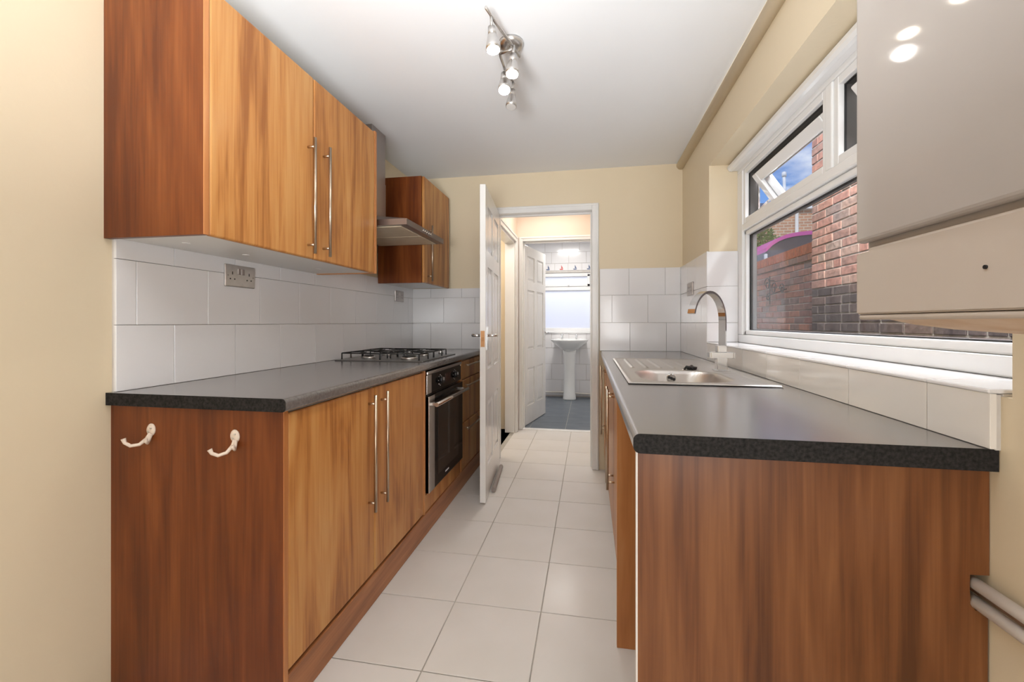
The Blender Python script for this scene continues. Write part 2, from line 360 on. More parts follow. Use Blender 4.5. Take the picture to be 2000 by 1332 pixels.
tiles_x(wall_right, WR-.007, -1, WIN_Y1-.017, YB, [(.915, 1.129, 3.16), (1.129, 1.337, 3.03), (1.337, 1.540, 3.16)])
tiles_x(wall_right, WR-.007, -1, .857, WIN_Y1-.019, [(.915, 1.0105, .997)], 'sill_tile')
tiles_y(wall_right, WIN_Y1-.007, -1, WR-.017, .834, [(1.018, 1.129, 9), (1.129, 1.337, 9), (1.337, 1.538, 9)])
# tiled sill top
bm = B(); box(bm, WR+.0005, .833, .857, WIN_Y1, 1.005, 1.0095); obj('tile_adhesive', bm, 'grout', wall_right)
c = cuts(.857, WIN_Y1-.018, .997, .265)
for a, b in zip(c, c[1:]): piece('tile', 'tile', wall_right, WR-.0195, .84, a+.0009, b-.0009, 1.0098, 1.0175, .002)
# boxed pipe at the ceiling edge
bm = B(); tube(bm, [(WR-.012, YF+.01, ZC-.016), (WR-.012, YB-.002, ZC-.016)], .032, 14)
struct('trim_1', bm, 'cream', 'rounded cream pipe casing along the ceiling edge over the window wall')

# window_1
w1 = sthing('window_1', 'white plastic kitchen window with one wide pane below and two open top lights', (.834, 1.75, 1.018))
XI = .834
bm = B()
box(bm, XI, XI+.07, WIN_Y0, WIN_Y1, 1.018, 1.062, .004); box(bm, XI, XI+.07, WIN_Y0, WIN_Y1, 1.975, 2.035, .004)
box(bm, XI, XI+.07, 2.575, WIN_Y1, 1.062, 1.975, .004); box(bm, XI, XI+.07, WIN_Y0, WIN_Y0+.08, 1.062, 1.975, .004)
box(bm, XI, XI+.07, WIN_Y0+.08, 2.575, 1.635, 1.672, .004); box(bm, XI, XI+.07, 1.680, 1.722, 1.672, 1.975, .004)
obj('frame', bm, 'upvc', w1)
def bead(y0, y1, z0, z1, w=.03, tgt=w1):
    bm = B()
    # sloped glazing bead
    for (ya, yb, za, zb) in ((y0, y1, z0, z0+w), (y0, y1, z1-w, z1), (y0, y0+w, z0, z1), (y1-w, y1, z0, z1)):
        box(bm, XI+.012, XI+.035, ya, yb, za, zb, .006)
    obj('glazing_bead', bm, 'upvc', tgt)
    bm = B(); ring_frame(bm, 'x', XI+.030, XI+.036, y0+w, y1-w, z0+w, z1-w, .004, .004, .004, .004); obj('gasket', bm, 'gasket', tgt)
bead(WIN_Y0+.08, 2.575, 1.062, 1.635, .026)
bm = B(); ring_frame(bm, 'x', XI+.038, XI+.056, WIN_Y0+.10, 2.552, 1.084, 1.613, .010, .030, .008, .008); obj('glazing_spacer', bm, 'spacer', w1)
bm = B(); box(bm, XI+.036, XI+.04, WIN_Y0+.09, 2.56, 1.075, 1.622); obj('pane', bm, 'glass', w1)
# grooved rim lines of top light openings
for (y0, y1) in ((1.722, 2.575), (.92, 1.680)):
    bm = B()
    ring_frame(bm, 'x', XI+.006, XI+.060, y0, y1, 1.672, 1.975, .030, .030, .030, .030, .003); obj('glazing_bead', bm, 'upvc', w1)
    bm = B(); ring_frame(bm, 'x', XI+.024, XI+.030, y0+.027, y1-.027, 1.699, 1.948, .007, .007, .007, .007); obj('gasket', bm, 'gasket', w1)
    bm = B(); ring_frame(bm, 'x', XI+.031, XI+.0705, y0+.026, y1-.026, 1.698, 1.949, .006, .006, .006, .006); obj('inner_lining', bm, 'dark_lining', w1)  # dark grey lining ring inside each top light opening
def top_sash(y0, y1, ang, name='sash'):
    """top hung sash, slid down a little and swung out by ang about its top edge"""
    h = .275; s = bpy.data.objects.new(name, None); C.objects.link(s); s.parent = w1; s.empty_display_size = .1
    s.location = wmat(w1).inverted() @ Vector((XI+.046, (y0+y1)/2, 1.930)); s.rotation_euler = (0, -ang, 0)
    w = (y1-y0)/2
    bm = B(); ring_frame(bm, 'x', -.03, .035, -w, w, -h, 0, .052, .052, .052, .052, .006)
    obj('sash_frame', bm, 'upvc', s, local=True)
    bm = B(); ring_frame(bm, 'x', -.012, .012, -w+.050, w-.050, -h+.050, -.050, .012, .012, .006, .006); obj('spacer', bm, 'spacer', s, local=True)
    bm = B(); box(bm, 0.0, .004, -w+.05, w-.05, -h+.05, -.05); obj('pane', bm, 'glass', s, local=True)
top_sash(1.760, 2.500, math.radians(34)); top_sash(.955, 1.615, math.radians(34))
for yy in (1.756, 2.522, .948, 1.634):
    bm = B()
    box(bm, XI+.062, XI+.070, yy-.006, yy+.006, 1.71, 1.945)
    bm2 = [((XI+.07, yy, 1.74), (XI+.17, yy, 1.84)), ((XI+.07, yy, 1.90), (XI+.155, yy, 1.79)), ((XI+.10, yy, 1.77), (XI+.20, yy, 1.72))]
    for p, q in bm2: tube(bm, [p, q], .009, 6, sx=.25)
    for p in ((XI+.11, yy, 1.78), (XI+.07, yy, 1.74)): cyl(bm, (p[0], p[1]-.006, p[2]), (p[0], p[1]+.006, p[2]), .006, n=8)
    obj('friction_stay', bm, 'steel', w1)
for yy in (2.15, 1.30):
    bm = B(); box(bm, XI+.10, XI+.115, yy-.02, yy+.02, 1.70, 1.73, .003); box(bm, XI+.085, XI+.10, yy-.008, yy+.09, 1.72, 1.735, .004); obj('latch_handle', bm, 'upvc', w1)
bm = B()
pr = [(-.0, .0), (-.014, .002), (-.024, .012), (-.026, .026), (-.018, .036), (0, .038)]
extrude_poly(bm, [(.805+a, .85, 1.993+b) for a, b in pr], (0, 1.80, 0)); box(bm, .80, XI+.01, .85, 2.65, 1.995, 2.03)
tag(obj('blind_rail', bm, 'upvc'), 'slim white rail fixed under the soffit along the window head', 'rail')

# ------------------------------------------------------------ lobby and bathroom shells
LX0, LX1, LY1 = -.752, .14, 4.50
bm = B(); box(bm, LX0-.1, LX0, YB+.11, 3.56, -.1, 2.5); box(bm, LX0-.1, LX0, 4.36, LY1+.1, -.1, 2.5); box(bm, LX0-.1, LX0, 3.56, 4.36, 1.96, 2.5)
struct('wall_lobby_left', bm, 'lobby', 'peach cream lobby wall with a side doorway')
bm = B(); box(bm, LX1, LX1+.1, YB+.11, LY1+.1, -.1, 2.5); struct('wall_lobby_right', bm, 'lobby', 'cream lobby wall hidden right of the doorway')
bm = B(); box(bm, LX0, -.705, LY1, LY1+.1, -.1, 2.5); box(bm, .055, LX1, LY1, LY1+.1, -.1, 2.5); box(bm, -.705, .055, LY1, LY1+.1, 1.995, 2.5)
struct('wall_lobby_back', bm, 'lobby', 'peach cream wall above the bathroom doorway')
bm = B(); box(bm, LX0-1.2, LX1+.1, YB+.11, LY1+.1, 2.45, 2.55); struct('ceiling_lobby', bm, 'ceil', 'small white lobby ceiling')
bm = B(); box(bm, -1.9, -1.8, YB+.11, LY1+.1, -.1, 2.5); box(bm, -1.8, LX0-.1, LY1, LY1+.1, -.1, 2.5); struct('wall_side_room', bm, 'cream', 'yellow cream wall seen through the narrow side doorway')
bm = B(); box(bm, -1.8, LX0-.05, YB+.11, LY1, -.11, -.004); struct('floor_side_room', bm, 'ftile', 'pale floor of the side room')
bm = B(); box(bm, -1.5, -1.4, LY1+.1, 6.7, -.1, 2.5); box(bm, .75, .85, LY1+.1, 6.7, -.1, 2.5); box(bm, -1.4, -.86, LY1+.1, LY1+.14, -.1, 2.5); box(bm, .14, .75, LY1+.0, LY1+.14, -.1, 2.5)
struct('wall_bathroom_side', bm, 'tile', 'white bathroom side walls')
BY, BW0, BW1, BZ0, BZ1 = 6.60, -1.15, .04, .99, 1.89
bm = B(); box(bm, -1.4, BW0, BY, BY+.15, -.1, 2.5); box(bm, BW1, .75, BY, BY+.15, -.1, 2.5); box(bm, BW0, BW1, BY, BY+.15, -.1, BZ0); box(bm, BW0, BW1, BY, BY+.15, BZ1, 2.5)
wbb = struct('wall_bathroom_back', bm, 'grout', 'white tiled bathroom wall around the frosted window')
for r_, (z0, z1) in enumerate([(0.02, .26), (.26, .50), (.50, .74), (.74, .975), (1.92, 2.03), (2.03, 2.2), (2.2, 2.37)]):
    c = cuts(-1.05, .55, -.93+(.10 if r_ % 2 else 0), .262)
    if r_ == 4: c = cuts(-1.05, .55, -.93, .205)
    for a, b in zip(c, c[1:]):
        t_ = piece('tile', 'tile', wbb, a+.002, b-.002, BY-.010, BY, z0+.002, z1-.002)
        if r_ == 4:
            mx_ = (a+b)/2; bm = B(); k = random.random()
            extrude_poly(bm, [(mx_-.03, BY-.011, 1.945), (mx_+.03, BY-.011, 1.945), (mx_+.02, BY-.011, 1.93), (mx_-.02, BY-.011, 1.93)][::-1], (0, -.001, 0))
            extrude_poly(bm, [(mx_-.002, BY-.011, 1.95), (mx_+.026, BY-.011, 1.952), (mx_-.002, BY-.011, 2.005)], (0, -.001, 0))
            obj('printed_boat', bm, 'red' if k < .3 else 'blue', wbb)
for z0, z1, xs in ((BZ0, BZ1, None),):
    for rr in range(4):
        za = z0+rr*.225; zb = za+.225; piece('tile', 'tile', wbb, BW1+.002, .302, BY-.010, BY, za+.002, zb-.002); piece('tile', 'tile', wbb, .306, .55, BY-.010, BY, za+.002, zb-.002)
bm = B(); box(bm, -1.5, .85, LY1+.1, 6.75, 2.385, 2.5); struct('ceiling_bathroom', bm, 'ceil', 'white bathroom ceiling')
bm = B(); box(bm, -1.5, .85, LY1+.06, 6.6, -.12, -.003); fb = struct('floor_bathroom', bm, 'grout', 'slate grey tiled bathroom floor')
for xa, xb in ((-1.39, -1.01), (-1.01, -.63), (-.63, -.25), (-.25, .13), (.13, .51)):
    for k in range(7): piece('tile', 'btile', fb, xa+.002, xb-.002, 4.56+k*.30+.002, min(4.56+(k+1)*.30-.002, 6.59), -.003, .002)
bm = B(); box(bm, -.70, .05, 4.49, 4.56, -.004, .006, .002); struct('trim_2', bm, 'white_paint', 'thin pale threshold strip at the bathroom doorway')
# bathroom window
w2 = sthing('window_2', 'bright frosted bathroom window with narrow opening light on top', ((BW0+BW1)/2, BY, BZ0))
bm = B(); F0, F1 = BY+.02, BY+.08
for a in ((BW0, BW0+.05, F0, F1, BZ0, BZ1), (BW1-.03, BW1, F0, F1, BZ0, BZ1), (BW0, BW1, F0, F1, BZ0, BZ0+.055), (BW0, BW1, F0, F1, BZ1-.03, BZ1), (BW0, BW1, F0, F1, 1.62, 1.68)): box(bm, *a, .004)
obj('frame', bm, 'upvc', w2)
bm = B()
for a in ((BW0+.05, BW0+.09, F0-.012, F1, 1.68, BZ1-.03), (BW1-.07, BW1-.03, F0-.012, F1, 1.68, BZ1-.03), (BW0+.05, BW1-.03, F0-.012, F1, 1.68, 1.715), (BW0+.05, BW1-.03, F0-.012, F1, BZ1-.06, BZ1-.03)): box(bm, *a, .004)
s2 = obj('sash', bm, 'upvc', w2); bm = B(); box(bm, -.32, -.30, F0-.04, F0-.012, 1.69, 1.70); box(bm, -.318, -.302, F0-.045, F0-.03, 1.69, 1.80, .003); obj('handle', bm, 'upvc', s2)
bm = B(); box(bm, BW0+.04, BW1-.02, F0+.03, F0+.036, BZ0+.05, 1.63); obj('pane', bm, 'frost', w2)
bm = B(); box(bm, BW0+.08, BW1-.06, F0+.03, F0+.036, 1.71, BZ1-.055); obj('pane', bm, 'frost', w2)
bm = B(); box(bm, BW0-.02, BW1+.02, BY-.03, BY+.02, BZ0-.022, BZ0+.004, .005); obj('sill', bm, 'upvc', w2)

# architraves
def architrave(name, label, x0, x1, zt, y, w=.052, sgn=-1, d=.018, jamb=None, bottom=0):
    bm = B()
    def prof(a0, a1, b0, b1, inner):
        ya, yb = sorted((y, y+sgn*d)); box(bm, a0, a1, ya, yb, b0, b1, .004)
    prof(x0-w, x0, bottom, zt+w, 0); prof(x1, x1+w, bottom, zt+w, 0); prof(x0, x1, zt, zt+w, 0)
    ya, yb = sorted((y+sgn*d, y+sgn*(d+.006)))
    box(bm, x0-w+.006, x0-w+.02, ya, yb, bottom, zt+w-.006, .003); box(bm, x1+w-.02, x1+w-.006, ya, yb, bottom, zt+w-.006, .003); box(bm, x0-w+.02, x1+w-.02, ya, yb, zt+w-.02, zt+w-.006, .003)
    if jamb:
        ya, yb = sorted((y, y-sgn*jamb)); box(bm, x0-.022, x0, ya, yb, bottom, zt+.002); box(bm, x1, x1+.022, ya, yb, bottom, zt+.002); box(bm, x0-.022, x1+.022, ya, yb, zt, zt+.02)
        ym = y-sgn*.05; ya, yb = sorted((ym, ym-sgn*.03)); box(bm, x0, x0+.012, ya, yb, bottom, zt, .002); box(bm, x1-.012, x1, ya, yb, bottom, zt, .002); box(bm, x0+.012, x1-.012, ya, yb, zt-.012, zt, .002)
    return struct(name, bm, 'white_paint', label)
architrave('trim_3', 'white door frame and architrave around the kitchen doorway', -.743, .020, 1.995, YB, jamb=.112)
architrave('trim_4', 'white door frame around the bathroom doorway', -.690, .040, 1.985, LY1, w=.045, jamb=.10)
bm = B()
for dd, (ya, yb, zt) in enumerate([(3.56, 4.36, 1.96)]):
    for k, (o_, w_, th) in enumerate([(0, .055, .018), (.035, .055, .026)]):
        box(bm, LX0, LX0+th, ya-w_, ya-o_, 0, zt+w_, .003); box(bm, LX0, LX0+th, yb+o_, yb+w_, 0, zt+w_, .003); box(bm, LX0, LX0+th, ya-o_, yb+o_, zt+o_, zt+w_, .003)
    box(bm, LX0-.1, LX0, yb-.02, yb, 0, zt); box(bm, LX0-.1, LX0, ya, ya+.02, 0, zt); box(bm, LX0-.1, LX0, ya, yb, zt-.02, zt)
struct('trim_5', bm, 'white_paint', 'white architrave around the side doorway in the lobby')

# panel doors
def panel_door(name, label, hinge, ang, w, h, t=.036, handle_z=.98, mirror=1):
    d = sthing(name, label, hinge, ang)
    bm = B(); st = .095; cs = .09; rows = [(.20, .62), (.82, 1.48), (1.58, h-.11)]
    xs = [(st, w/2-cs/2), (w/2+cs/2, w-st)]
    box(bm, 0, st, 0, t, 0, h, .002); box(bm, w-st, w, 0, t, 0, h, .002)
    zz = [0]+[v for r in rows for v in r]+[h]
    for k in range(0, len(zz), 2): box(bm, st, w-st, 0, t, zz[k], zz[k+1])
    for a, b in rows: box(bm, w/2-cs/2, w/2+cs/2, 0, t, a, b)
    for a, b in rows:
        for x0, x1 in xs: box(bm, x0, x1, .010, t-.010, a, b)
    leaf = obj('leaf', bm, 'white_paint', d, local=True)
    for a, b in rows:
        for x0, x1 in xs:
            bm = B(); i = .012; j = .034
            for yo, yi in ((.010, .002), (t-.010, t-.002)):
                o4 = [(x0+i, yo, a+i), (x1-i, yo, a+i), (x1-i, yo, b-i), (x0+i, yo, b-i)]; i4 = [(x0+j, yi, a+j), (x1-j, yi, a+j), (x1-j, yi, b-j), (x0+j, yi, b-j)]
                vo = [bm.verts.new(p) for p in o4]; vi = [bm.verts.new(p) for p in i4]; bm.faces.new(vi)
                for k in range(4): bm.faces.new((vo[k], vo[(k+1) % 4], vi[(k+1) % 4], vi[k]))
            obj('panel', bm, 'white_paint', d, local=True)
    for side in (0, 1):
        y0 = -.006 if side == 0 else t; sg = -1 if side == 0 else 1
        bm = B(); box(bm, w-.078, w-.040, y0, y0+.006, handle_z-.075, handle_z+.075, .002)
        pl = obj('handle_plate', bm, 'chrome', d, local=True)
        bm = B(); yb_ = 0 if side == 0 else t
        tube(bm, [(w-.059, yb_, handle_z+.02), (w-.059, yb_+sg*.045, handle_z+.02), (w-.066, yb_+sg*.055, handle_z+.02), (w-.15, yb_+sg*.056, handle_z+.018)], [.009, .009, .010, .008], 10)
        obj('lever_handle', bm, 'chrome', d, local=True)
    bm = B(); box(bm, w, w+.0015, t*.15, t*.85, handle_z-.05, handle_z+.05); box(bm, w, w+.008, t*.35, t*.65, handle_z-.012, handle_z+.012, .002); obj('latch', bm, 'brass', d, local=True)
    for hz in (.2, h-.25):
        bm = B(); cyl(bm, (0, -.004, hz-.045), (0, -.004, hz+.045), .006, n=8); obj('hinge', bm, 'steel', d, local=True)
    return d
# door_1: local +x runs from the hinge towards the camera
panel_door('door_1', 'white six panel kitchen door swung open beside the drawers', (-.738, 3.352, .008), math.radians(-90+5.2), .756, 1.982, handle_z=1.02)
panel_door('door_2', 'white six panel bathroom door standing ajar inside the bathroom', (-.688, 4.61, .008), math.radians(78), .74, 1.965, handle_z=.98)
bm = B(); tube(bm, [(-.628, 2.80, .016), (-.672, 3.27, .016)], .015, 12)
tag(obj('draught_excluder', bm, 'grey_foam'), 'thin grey foam tube on the floor along the open kitchen door foot', 'draught excluder')
bm = B(); box(bm, -1.10, -1.03, 1.0, 1.01, 0, .001); bm.free()

# ------------------------------------------------------------ helpers for kitchen units
def bar_handle(parent, p0, p1, out, r=.006, inset=.035, name='handle', rs=.0045):
    """bar from p0 to p1, held off the door by standoffs along 'out' (vector back to the door)"""
    p0, p1, out = Vector(p0), Vector(p1), Vector(out); d = (p1-p0).normalized()
    bm = B(); cyl(bm, p0, p1, r, n=12)
    for q in (p0+d*inset, p1-d*inset): cyl(bm, q, q+out, rs, n=8)
    return obj(name, bm, 'handle', parent)
def door_front(parent, name, x0, x1, y0, y1, z0, z1, m='door_wood', hpts=None, out=None):
    bm = B(); box(bm, x0, x1, y0, y1, z0, z1, .007, 3); d = obj(name, bm, m, parent)
    if hpts: bar_handle(d, hpts[0], hpts[1], out)
    return d

# ------------------------------------------------------------ left base run
XF, XP = -.855, -.842          # door face, worktop nose
bc = thing('base_cabinet', 'double door walnut base cabinet nearest on the left, under the worktop', 'cabinet', (-1.15, 1.6, 0))
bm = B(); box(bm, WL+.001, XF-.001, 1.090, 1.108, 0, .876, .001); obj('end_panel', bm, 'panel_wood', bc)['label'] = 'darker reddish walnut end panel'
bm = B(); box(bm, XF-.002, XF+.001, 1.0905, 1.1075, 0.002, .8755); obj('edge_band', bm, 'edge_wood', bc)
bm = B(); box(bm, WL+.02, XF-.022, 1.108, 2.150, .11, .874); obj('carcass', bm, 'melamine', bc)
out = (-.034, 0, 0)
HX = XF+.030
door_front(bc, 'door', XF-.019, XF, 1.111, 1.616, .122, .868, hpts=((HX, 1.570, .385), (HX, 1.570, .845)), out=out)
door_front(bc, 'door', XF-.019, XF, 1.620, 2.144, .122, .868, hpts=((HX, 1.672, .385), (HX, 1.672, .845)), out=out)
bm = B(); box(bm, XF-.035, XF+.002, 2.147, 2.163, .115, .874, .001); obj('end_panel', bm, 'edge_wood', bc)
bm = B(); box(bm, XF-.018, XF+.002, 1.1085, 3.356, 0, .1125, .002)
tag(obj('plinth', bm, 'plinth_wood'), 'walnut plinth board along the floor under the left cabinets', 'plinth')

oc = thing('oven_housing', 'walnut housing cabinet around the built-in oven', 'cabinet', (-1.15, 2.49, 0))
bm = B(); box(bm, WL+.02, XF-.62+.6, 2.165, 2.175, .113, .874); box(bm, WL+.02, XF-.02, 2.80, 2.812, .113, .874); box(bm, WL+.02, XF-.02, 2.175, 2.80, .113, .125); obj('carcass', bm, 'edge_wood', oc)
bm = B(); box(bm, XF-.019, XF, 2.168, 2.795, .118, .212, .004); obj('filler_panel', bm, 'door_wood', oc)
ov = thing('oven', 'built-in black glass oven with steel bar handle under the hob', 'oven', (-1.15, 2.49, .22))
OX = XF+.004
bm = B(); box(bm, WL+.06, OX-.02, 2.19, 2.785, .225, .865); obj('body', bm, 'oven_steel', ov)
bm = B(); box(bm, OX-.02, OX, 2.176, 2.795, .745, .848, .003); cp = obj('control_panel', bm, 'oven_glass', ov)
bm = B(); box(bm, OX-.019, OX+.0015, 2.176, 2.245, .7445, .847, .002); box(bm, OX-.022, OX+.006, 2.176, 2.795, .848, .868, .005); obj('steel_trim', bm, 'oven_steel', ov)
for yk in (2.385, 2.655):
    bm = B(); cyl(bm, (OX, yk, .797), (OX+.022, yk, .797), .021, .018, 20); kb = obj('knob', bm, 'black', ov)
    bm = B(); box(bm, OX+.022, OX+.0235, yk-.0015, yk+.0015, .797, .812)
    for q in range(8):
        a = q*PI/4; cy_, cz_ = yk+.030*math.cos(a), .797+.030*math.sin(a); box(bm, OX+.0005, OX+.0015, cy_-.003, cy_+.003, cz_-.002, cz_+.002)
    obj('knob_marks', bm, 'white_mark', kb)['kind'] = 'stuff'
bm = B(); box(bm, OX, OX+.0015, 2.475, 2.570, .775, .822); obj('display', bm, 'display', ov)
bm = B(); box(bm, OX-.02, OX+.012, 2.176, 2.795, .218, .735, .003); od = obj('door', bm, 'oven_glass', ov)
bm = B(); box(bm, OX-.018, OX+.0135, 2.176, 2.262, .2185, .734, .002); obj('door_frame', bm, 'oven_steel', od)
bm = B(); box(bm, OX+.011, OX+.0128, 2.315, 2.70, .275, .655); obj('window', bm, 'oven_inner', od)
bm = B(); cyl(bm, (OX+.05, 2.19, .690), (OX+.05, 2.785, .690), .0115, n=14)
for yk in (2.215, 2.76): box(bm, OX+.010, OX+.05, yk-.012, yk+.012, .682, .698, .002)
obj('handle', bm, 'oven_steel', od)
bm = B()
for k in range(6): box(bm, OX+.0128, OX+.0135, 2.44+k*.011, 2.447+k*.011, .245, .254)
obj('badge', bm, 'white_mark', od)['kind'] = 'stuff'

dc = thing('drawer_cabinet', 'three drawer walnut base cabinet beyond the oven, behind the open door', 'cabinet', (-1.15, 3.08, 0))
bm = B(); box(bm, WL+.02, XF-.022, 2.815, 3.345, .113, .874); obj('carcass', bm, 'melamine', dc)
bm = B(); box(bm, XF-.03, XF+.001, 2.812, 2.824, .113, .874); obj('edge_band', bm, 'edge_wood', dc)
for z0, z1, hz in ((.738, .866, .835), (.440, .733, .695), (.118, .435, .395)):
    bm = B(); box(bm, XF-.019, XF, 2.826, 3.345, z0, z1, .006, 3); dr = obj('drawer', bm, 'door_wood', dc)
    bar_handle(dr, (XF+.03, 2.875, hz), (XF+.03, 3.30, hz), (-.034, 0, 0))

def worktop(x0, x1, y0, y1, nose, name, label):
    t = thing(name, label, 'worktop', ((x0+x1)/2, (y0+y1)/2, .877))
    z0, z1, r = .877, .915, .012
    # profile in x-z with rounded nose, extruded along y
    def arc(cx, cz, a0, a1): return [(cx+r*math.cos(a0+(a1-a0)*k/5), cz+r*math.sin(a0+(a1-a0)*k/5)) for k in range(6)]
    if nose == 'max': pr = [(x0, z0), ] + arc(x1-r, z0+r, -PI/2, 0) + arc(x1-r, z1-r, 0, PI/2) + [(x0, z1)]
    else: pr = [(x1, z0), (x1, z1)] + arc(x0+r, z1-r, PI/2, PI) + arc(x0+r, z0+r, PI, 3*PI/2)
    bm = B(); extrude_poly(bm, [(a, y0+.0012, b) for a, b in pr], (0, y1-y0-.0012, 0)); obj('slab', bm, 'worktop', t)
    bm = B(); extrude_poly(bm, [(a, y0, b) for a, b in pr], (0, .0012, 0)); obj('end_strip', bm, 'top_edge', t)['label'] = 'black speckled end strip'
    return t
wt = worktop(WL-.004, -.838, 1.076, YB-.02, 'max', 'worktop', 'charcoal laminate worktop on the left, carrying the gas hob')

# hooks
def hook(x, z, tilt, label):
    h = thing('coat_hook', label, 'hook', (x, 1.090, z)); h['group'] = 'cream hooks on the end panel'
    bm = B(); lathe(bm, [(.0001, 0), (.015, 0), (.0155, .002), (.013, .005), (.0001, .0065)], (0, 0, 0), 20, 1, 1.25)
    bm.transform(Matrix.Translation((0, 0, .0)) @ Matrix.Rotation(PI/2, 4, 'X')); obj('back_plate', bm, 'hook', h, local=True)
    bm = B(); tube(bm, [(.002, -.004, -.010), (-.002, -.010, -.026), (-.012, -.022, -.042), (-.028, -.034, -.046), (-.042, -.040, -.038), (-.047, -.042, -.026)], [.006, .0055, .005, .005, .005, .0065], 10)
    obj('long_prong', bm, 'hook', h, local=True)
    bm = B(); tube(bm, [(.004, -.004, -.012), (.008, -.012, -.026), (.013, -.020, -.034), (.015, -.026, -.028), (.014, -.028, -.020)], [.0055, .005, .0045, .0045, .005], 10)
    obj('short_prong', bm, 'hook', h, local=True)
    for sz in (.006, -.005): bm = B(); cyl(bm, (.004*(1 if sz > 0 else -1), -.005, sz), (.004*(1 if sz > 0 else -1), -.0085, sz), .0028, n=10); obj('screw', bm, 'steel', h, local=True)
    h.rotation_euler = (0, tilt, 0)
hook(-1.303, .806, math.radians(8), 'cream double coat hook on left end panel, nearer the wall')
hook(-1.012, .800, math.radians(-4), 'cream double coat hook on left end panel, nearer the doors')

# ------------------------------------------------------------ wall cabinets
UX = -1.10
wc = thing('wall_cabinet', 'large double door walnut wall cabinet, nearest on the left', 'cabinet', (-1.28, 1.58, 1.388))
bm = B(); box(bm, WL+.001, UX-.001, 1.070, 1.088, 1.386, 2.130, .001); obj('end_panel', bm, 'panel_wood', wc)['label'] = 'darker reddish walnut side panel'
bm = B(); box(bm, UX-.002, UX+.001, 1.0705, 1.0875, 1.3865, 2.1295); obj('edge_band', bm, 'edge_wood', wc)
bm = B(); box(bm, WL+.018, UX-.02, 1.088, 2.084, 1.390, 2.126); obj('carcass', bm, 'melamine', wc)['label'] = 'white melamine underside'
UHX = UX+.032
door_front(wc, 'door', UX-.019, UX, 1.091, 1.578, 1.386, 2.122, hpts=((UHX, 1.541, 1.403), (UHX, 1.541, 1.862)), out=(-.035, 0, 0))
door_front(wc, 'door', UX-.019, UX, 1.582, 2.080, 1.386, 2.122, hpts=((UHX, 1.641, 1.405), (UHX, 1.641, 1.862)), out=(-.035, 0, 0))
bm = B(); box(bm, WL+.018, UX+.001, 2.084, 2.102, 1.386, 2.130, .001); obj('end_panel', bm, 'edge_wood', wc)
for yy in (1.2, 1.45, 1.9):
    bm = B(); cyl(bm, (-1.3, yy, 1.3905), (-1.3, yy, 1.388), .012, n=12); obj('screw_cover', bm, 'melamine', wc)
fc = thing('wall_cabinet', 'smaller single door walnut wall cabinet in the far corner', 'cabinet', (-1.28, 3.03, 1.40))
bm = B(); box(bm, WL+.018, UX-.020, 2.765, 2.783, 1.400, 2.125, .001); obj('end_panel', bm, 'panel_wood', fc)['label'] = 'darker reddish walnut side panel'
bm = B(); box(bm, WL+.018, UX-.021, 2.783, 3.295, 1.404, 2.122); obj('carcass', bm, 'melamine', fc)
door_front(fc, 'door', UX-.019, UX, 2.766, 3.295, 1.400, 2.122, hpts=((UHX, 2.835, 1.415), (UHX, 2.835, 1.80)), out=(-.035, 0, 0))

# extractor hood
eh = thing('extractor_hood', 'steel chimney extractor hood between the two wall cabinets', 'extractor', (-1.2, 2.46, 1.655))
HXF, HY0, HY1 = -.96, 2.165, 2.755
CXF, CY0, CY1 = -1.272, 2.375, 2.545
bm = B(); box(bm, WL+.018, CXF, CY0, CY1, 1.745, ZC-.001, .002); obj('chimney', bm, 'steel_dark', eh)
bm = B(); box(bm, WL+.0185, CXF+.002, CY0-.002, CY1+.002, 1.76, 2.0, .001); obj('lower_duct', bm, 'steel_dark', eh)
bm = B()
xs0 = WL+.018
rim0 = [(xs0, HY0, 1.655), (HXF, HY0, 1.655), (HXF, HY1, 1.655), (xs0, HY1, 1.655)]
rim1 = [(a, b, 1.687) for a, b, _ in rim0]
top = [(xs0, CY0, 1.765), (CXF, CY0, 1.765), (CXF, CY1, 1.765), (xs0, CY1, 1.765)]
L0, L1, L2 = [[bm.verts.new(p) for p in q] for q in (rim0, rim1, top)]
for a, b in ((L0, L1), (L1, L2)):
    for k in range(4): bm.faces.new((a[k], a[(k+1) % 4], b[(k+1) % 4], b[k]))
bm.faces.new(L0[::-1]); bm.faces.new(L2); obj('canopy', bm, 'steel_dark', eh)
bm = B(); box(bm, xs0+.04, HXF-.045, HY0+.03, HY0+.29, 1.650, 1.6545, .001); obj('filter', bm, 'filter', eh)
bm = B(); box(bm, xs0+.04, HXF-.045, HY0+.30, HY1-.03, 1.650, 1.6545, .001); obj('filter', bm, 'filter', eh)
for k in range(5):
    bm = B(); cyl(bm, (HXF-.001, 2.40+k*.03, 1.671), (HXF+.004, 2.40+k*.03, 1.671), .007, n=10); obj('button', bm, 'chrome', eh)

# gas hob
gh = thing('gas_hob', 'four burner steel gas hob with black pan supports on the left worktop', 'hob', (-1.14, 2.49, .9155))
hx0, hx1, hy0, hy1 = -1.405, -.885, 2.20, 2.785
bm = B(); box(bm, hx0, hx1, hy0, hy1, .9155, .921, .002); box(bm, hx0+.02, hx1-.02, hy0+.02, hy1-.02, .920, .9215); obj('plate', bm, 'hob_steel', gh)
for bx, by, r in ((-1.27, 2.335, .036), (-1.02, 2.335, .048), (-1.27, 2.565, .036), (-1.02, 2.565, .028)):
    bm = B(); lathe(bm, [(r, 0), (r, .006), (r*.85, .012), (r*.8, .012)], (bx, by, .9215), 24); bu_ = obj('burner', bm, 'steel', gh)
    bm = B(); lathe(bm, [(r*.8, 0), (r*.82, .004), (r*.6, .007), (.001, .0075)], (bx, by, .9335), 24); obj('burner_cap', bm, 'iron', bu_)
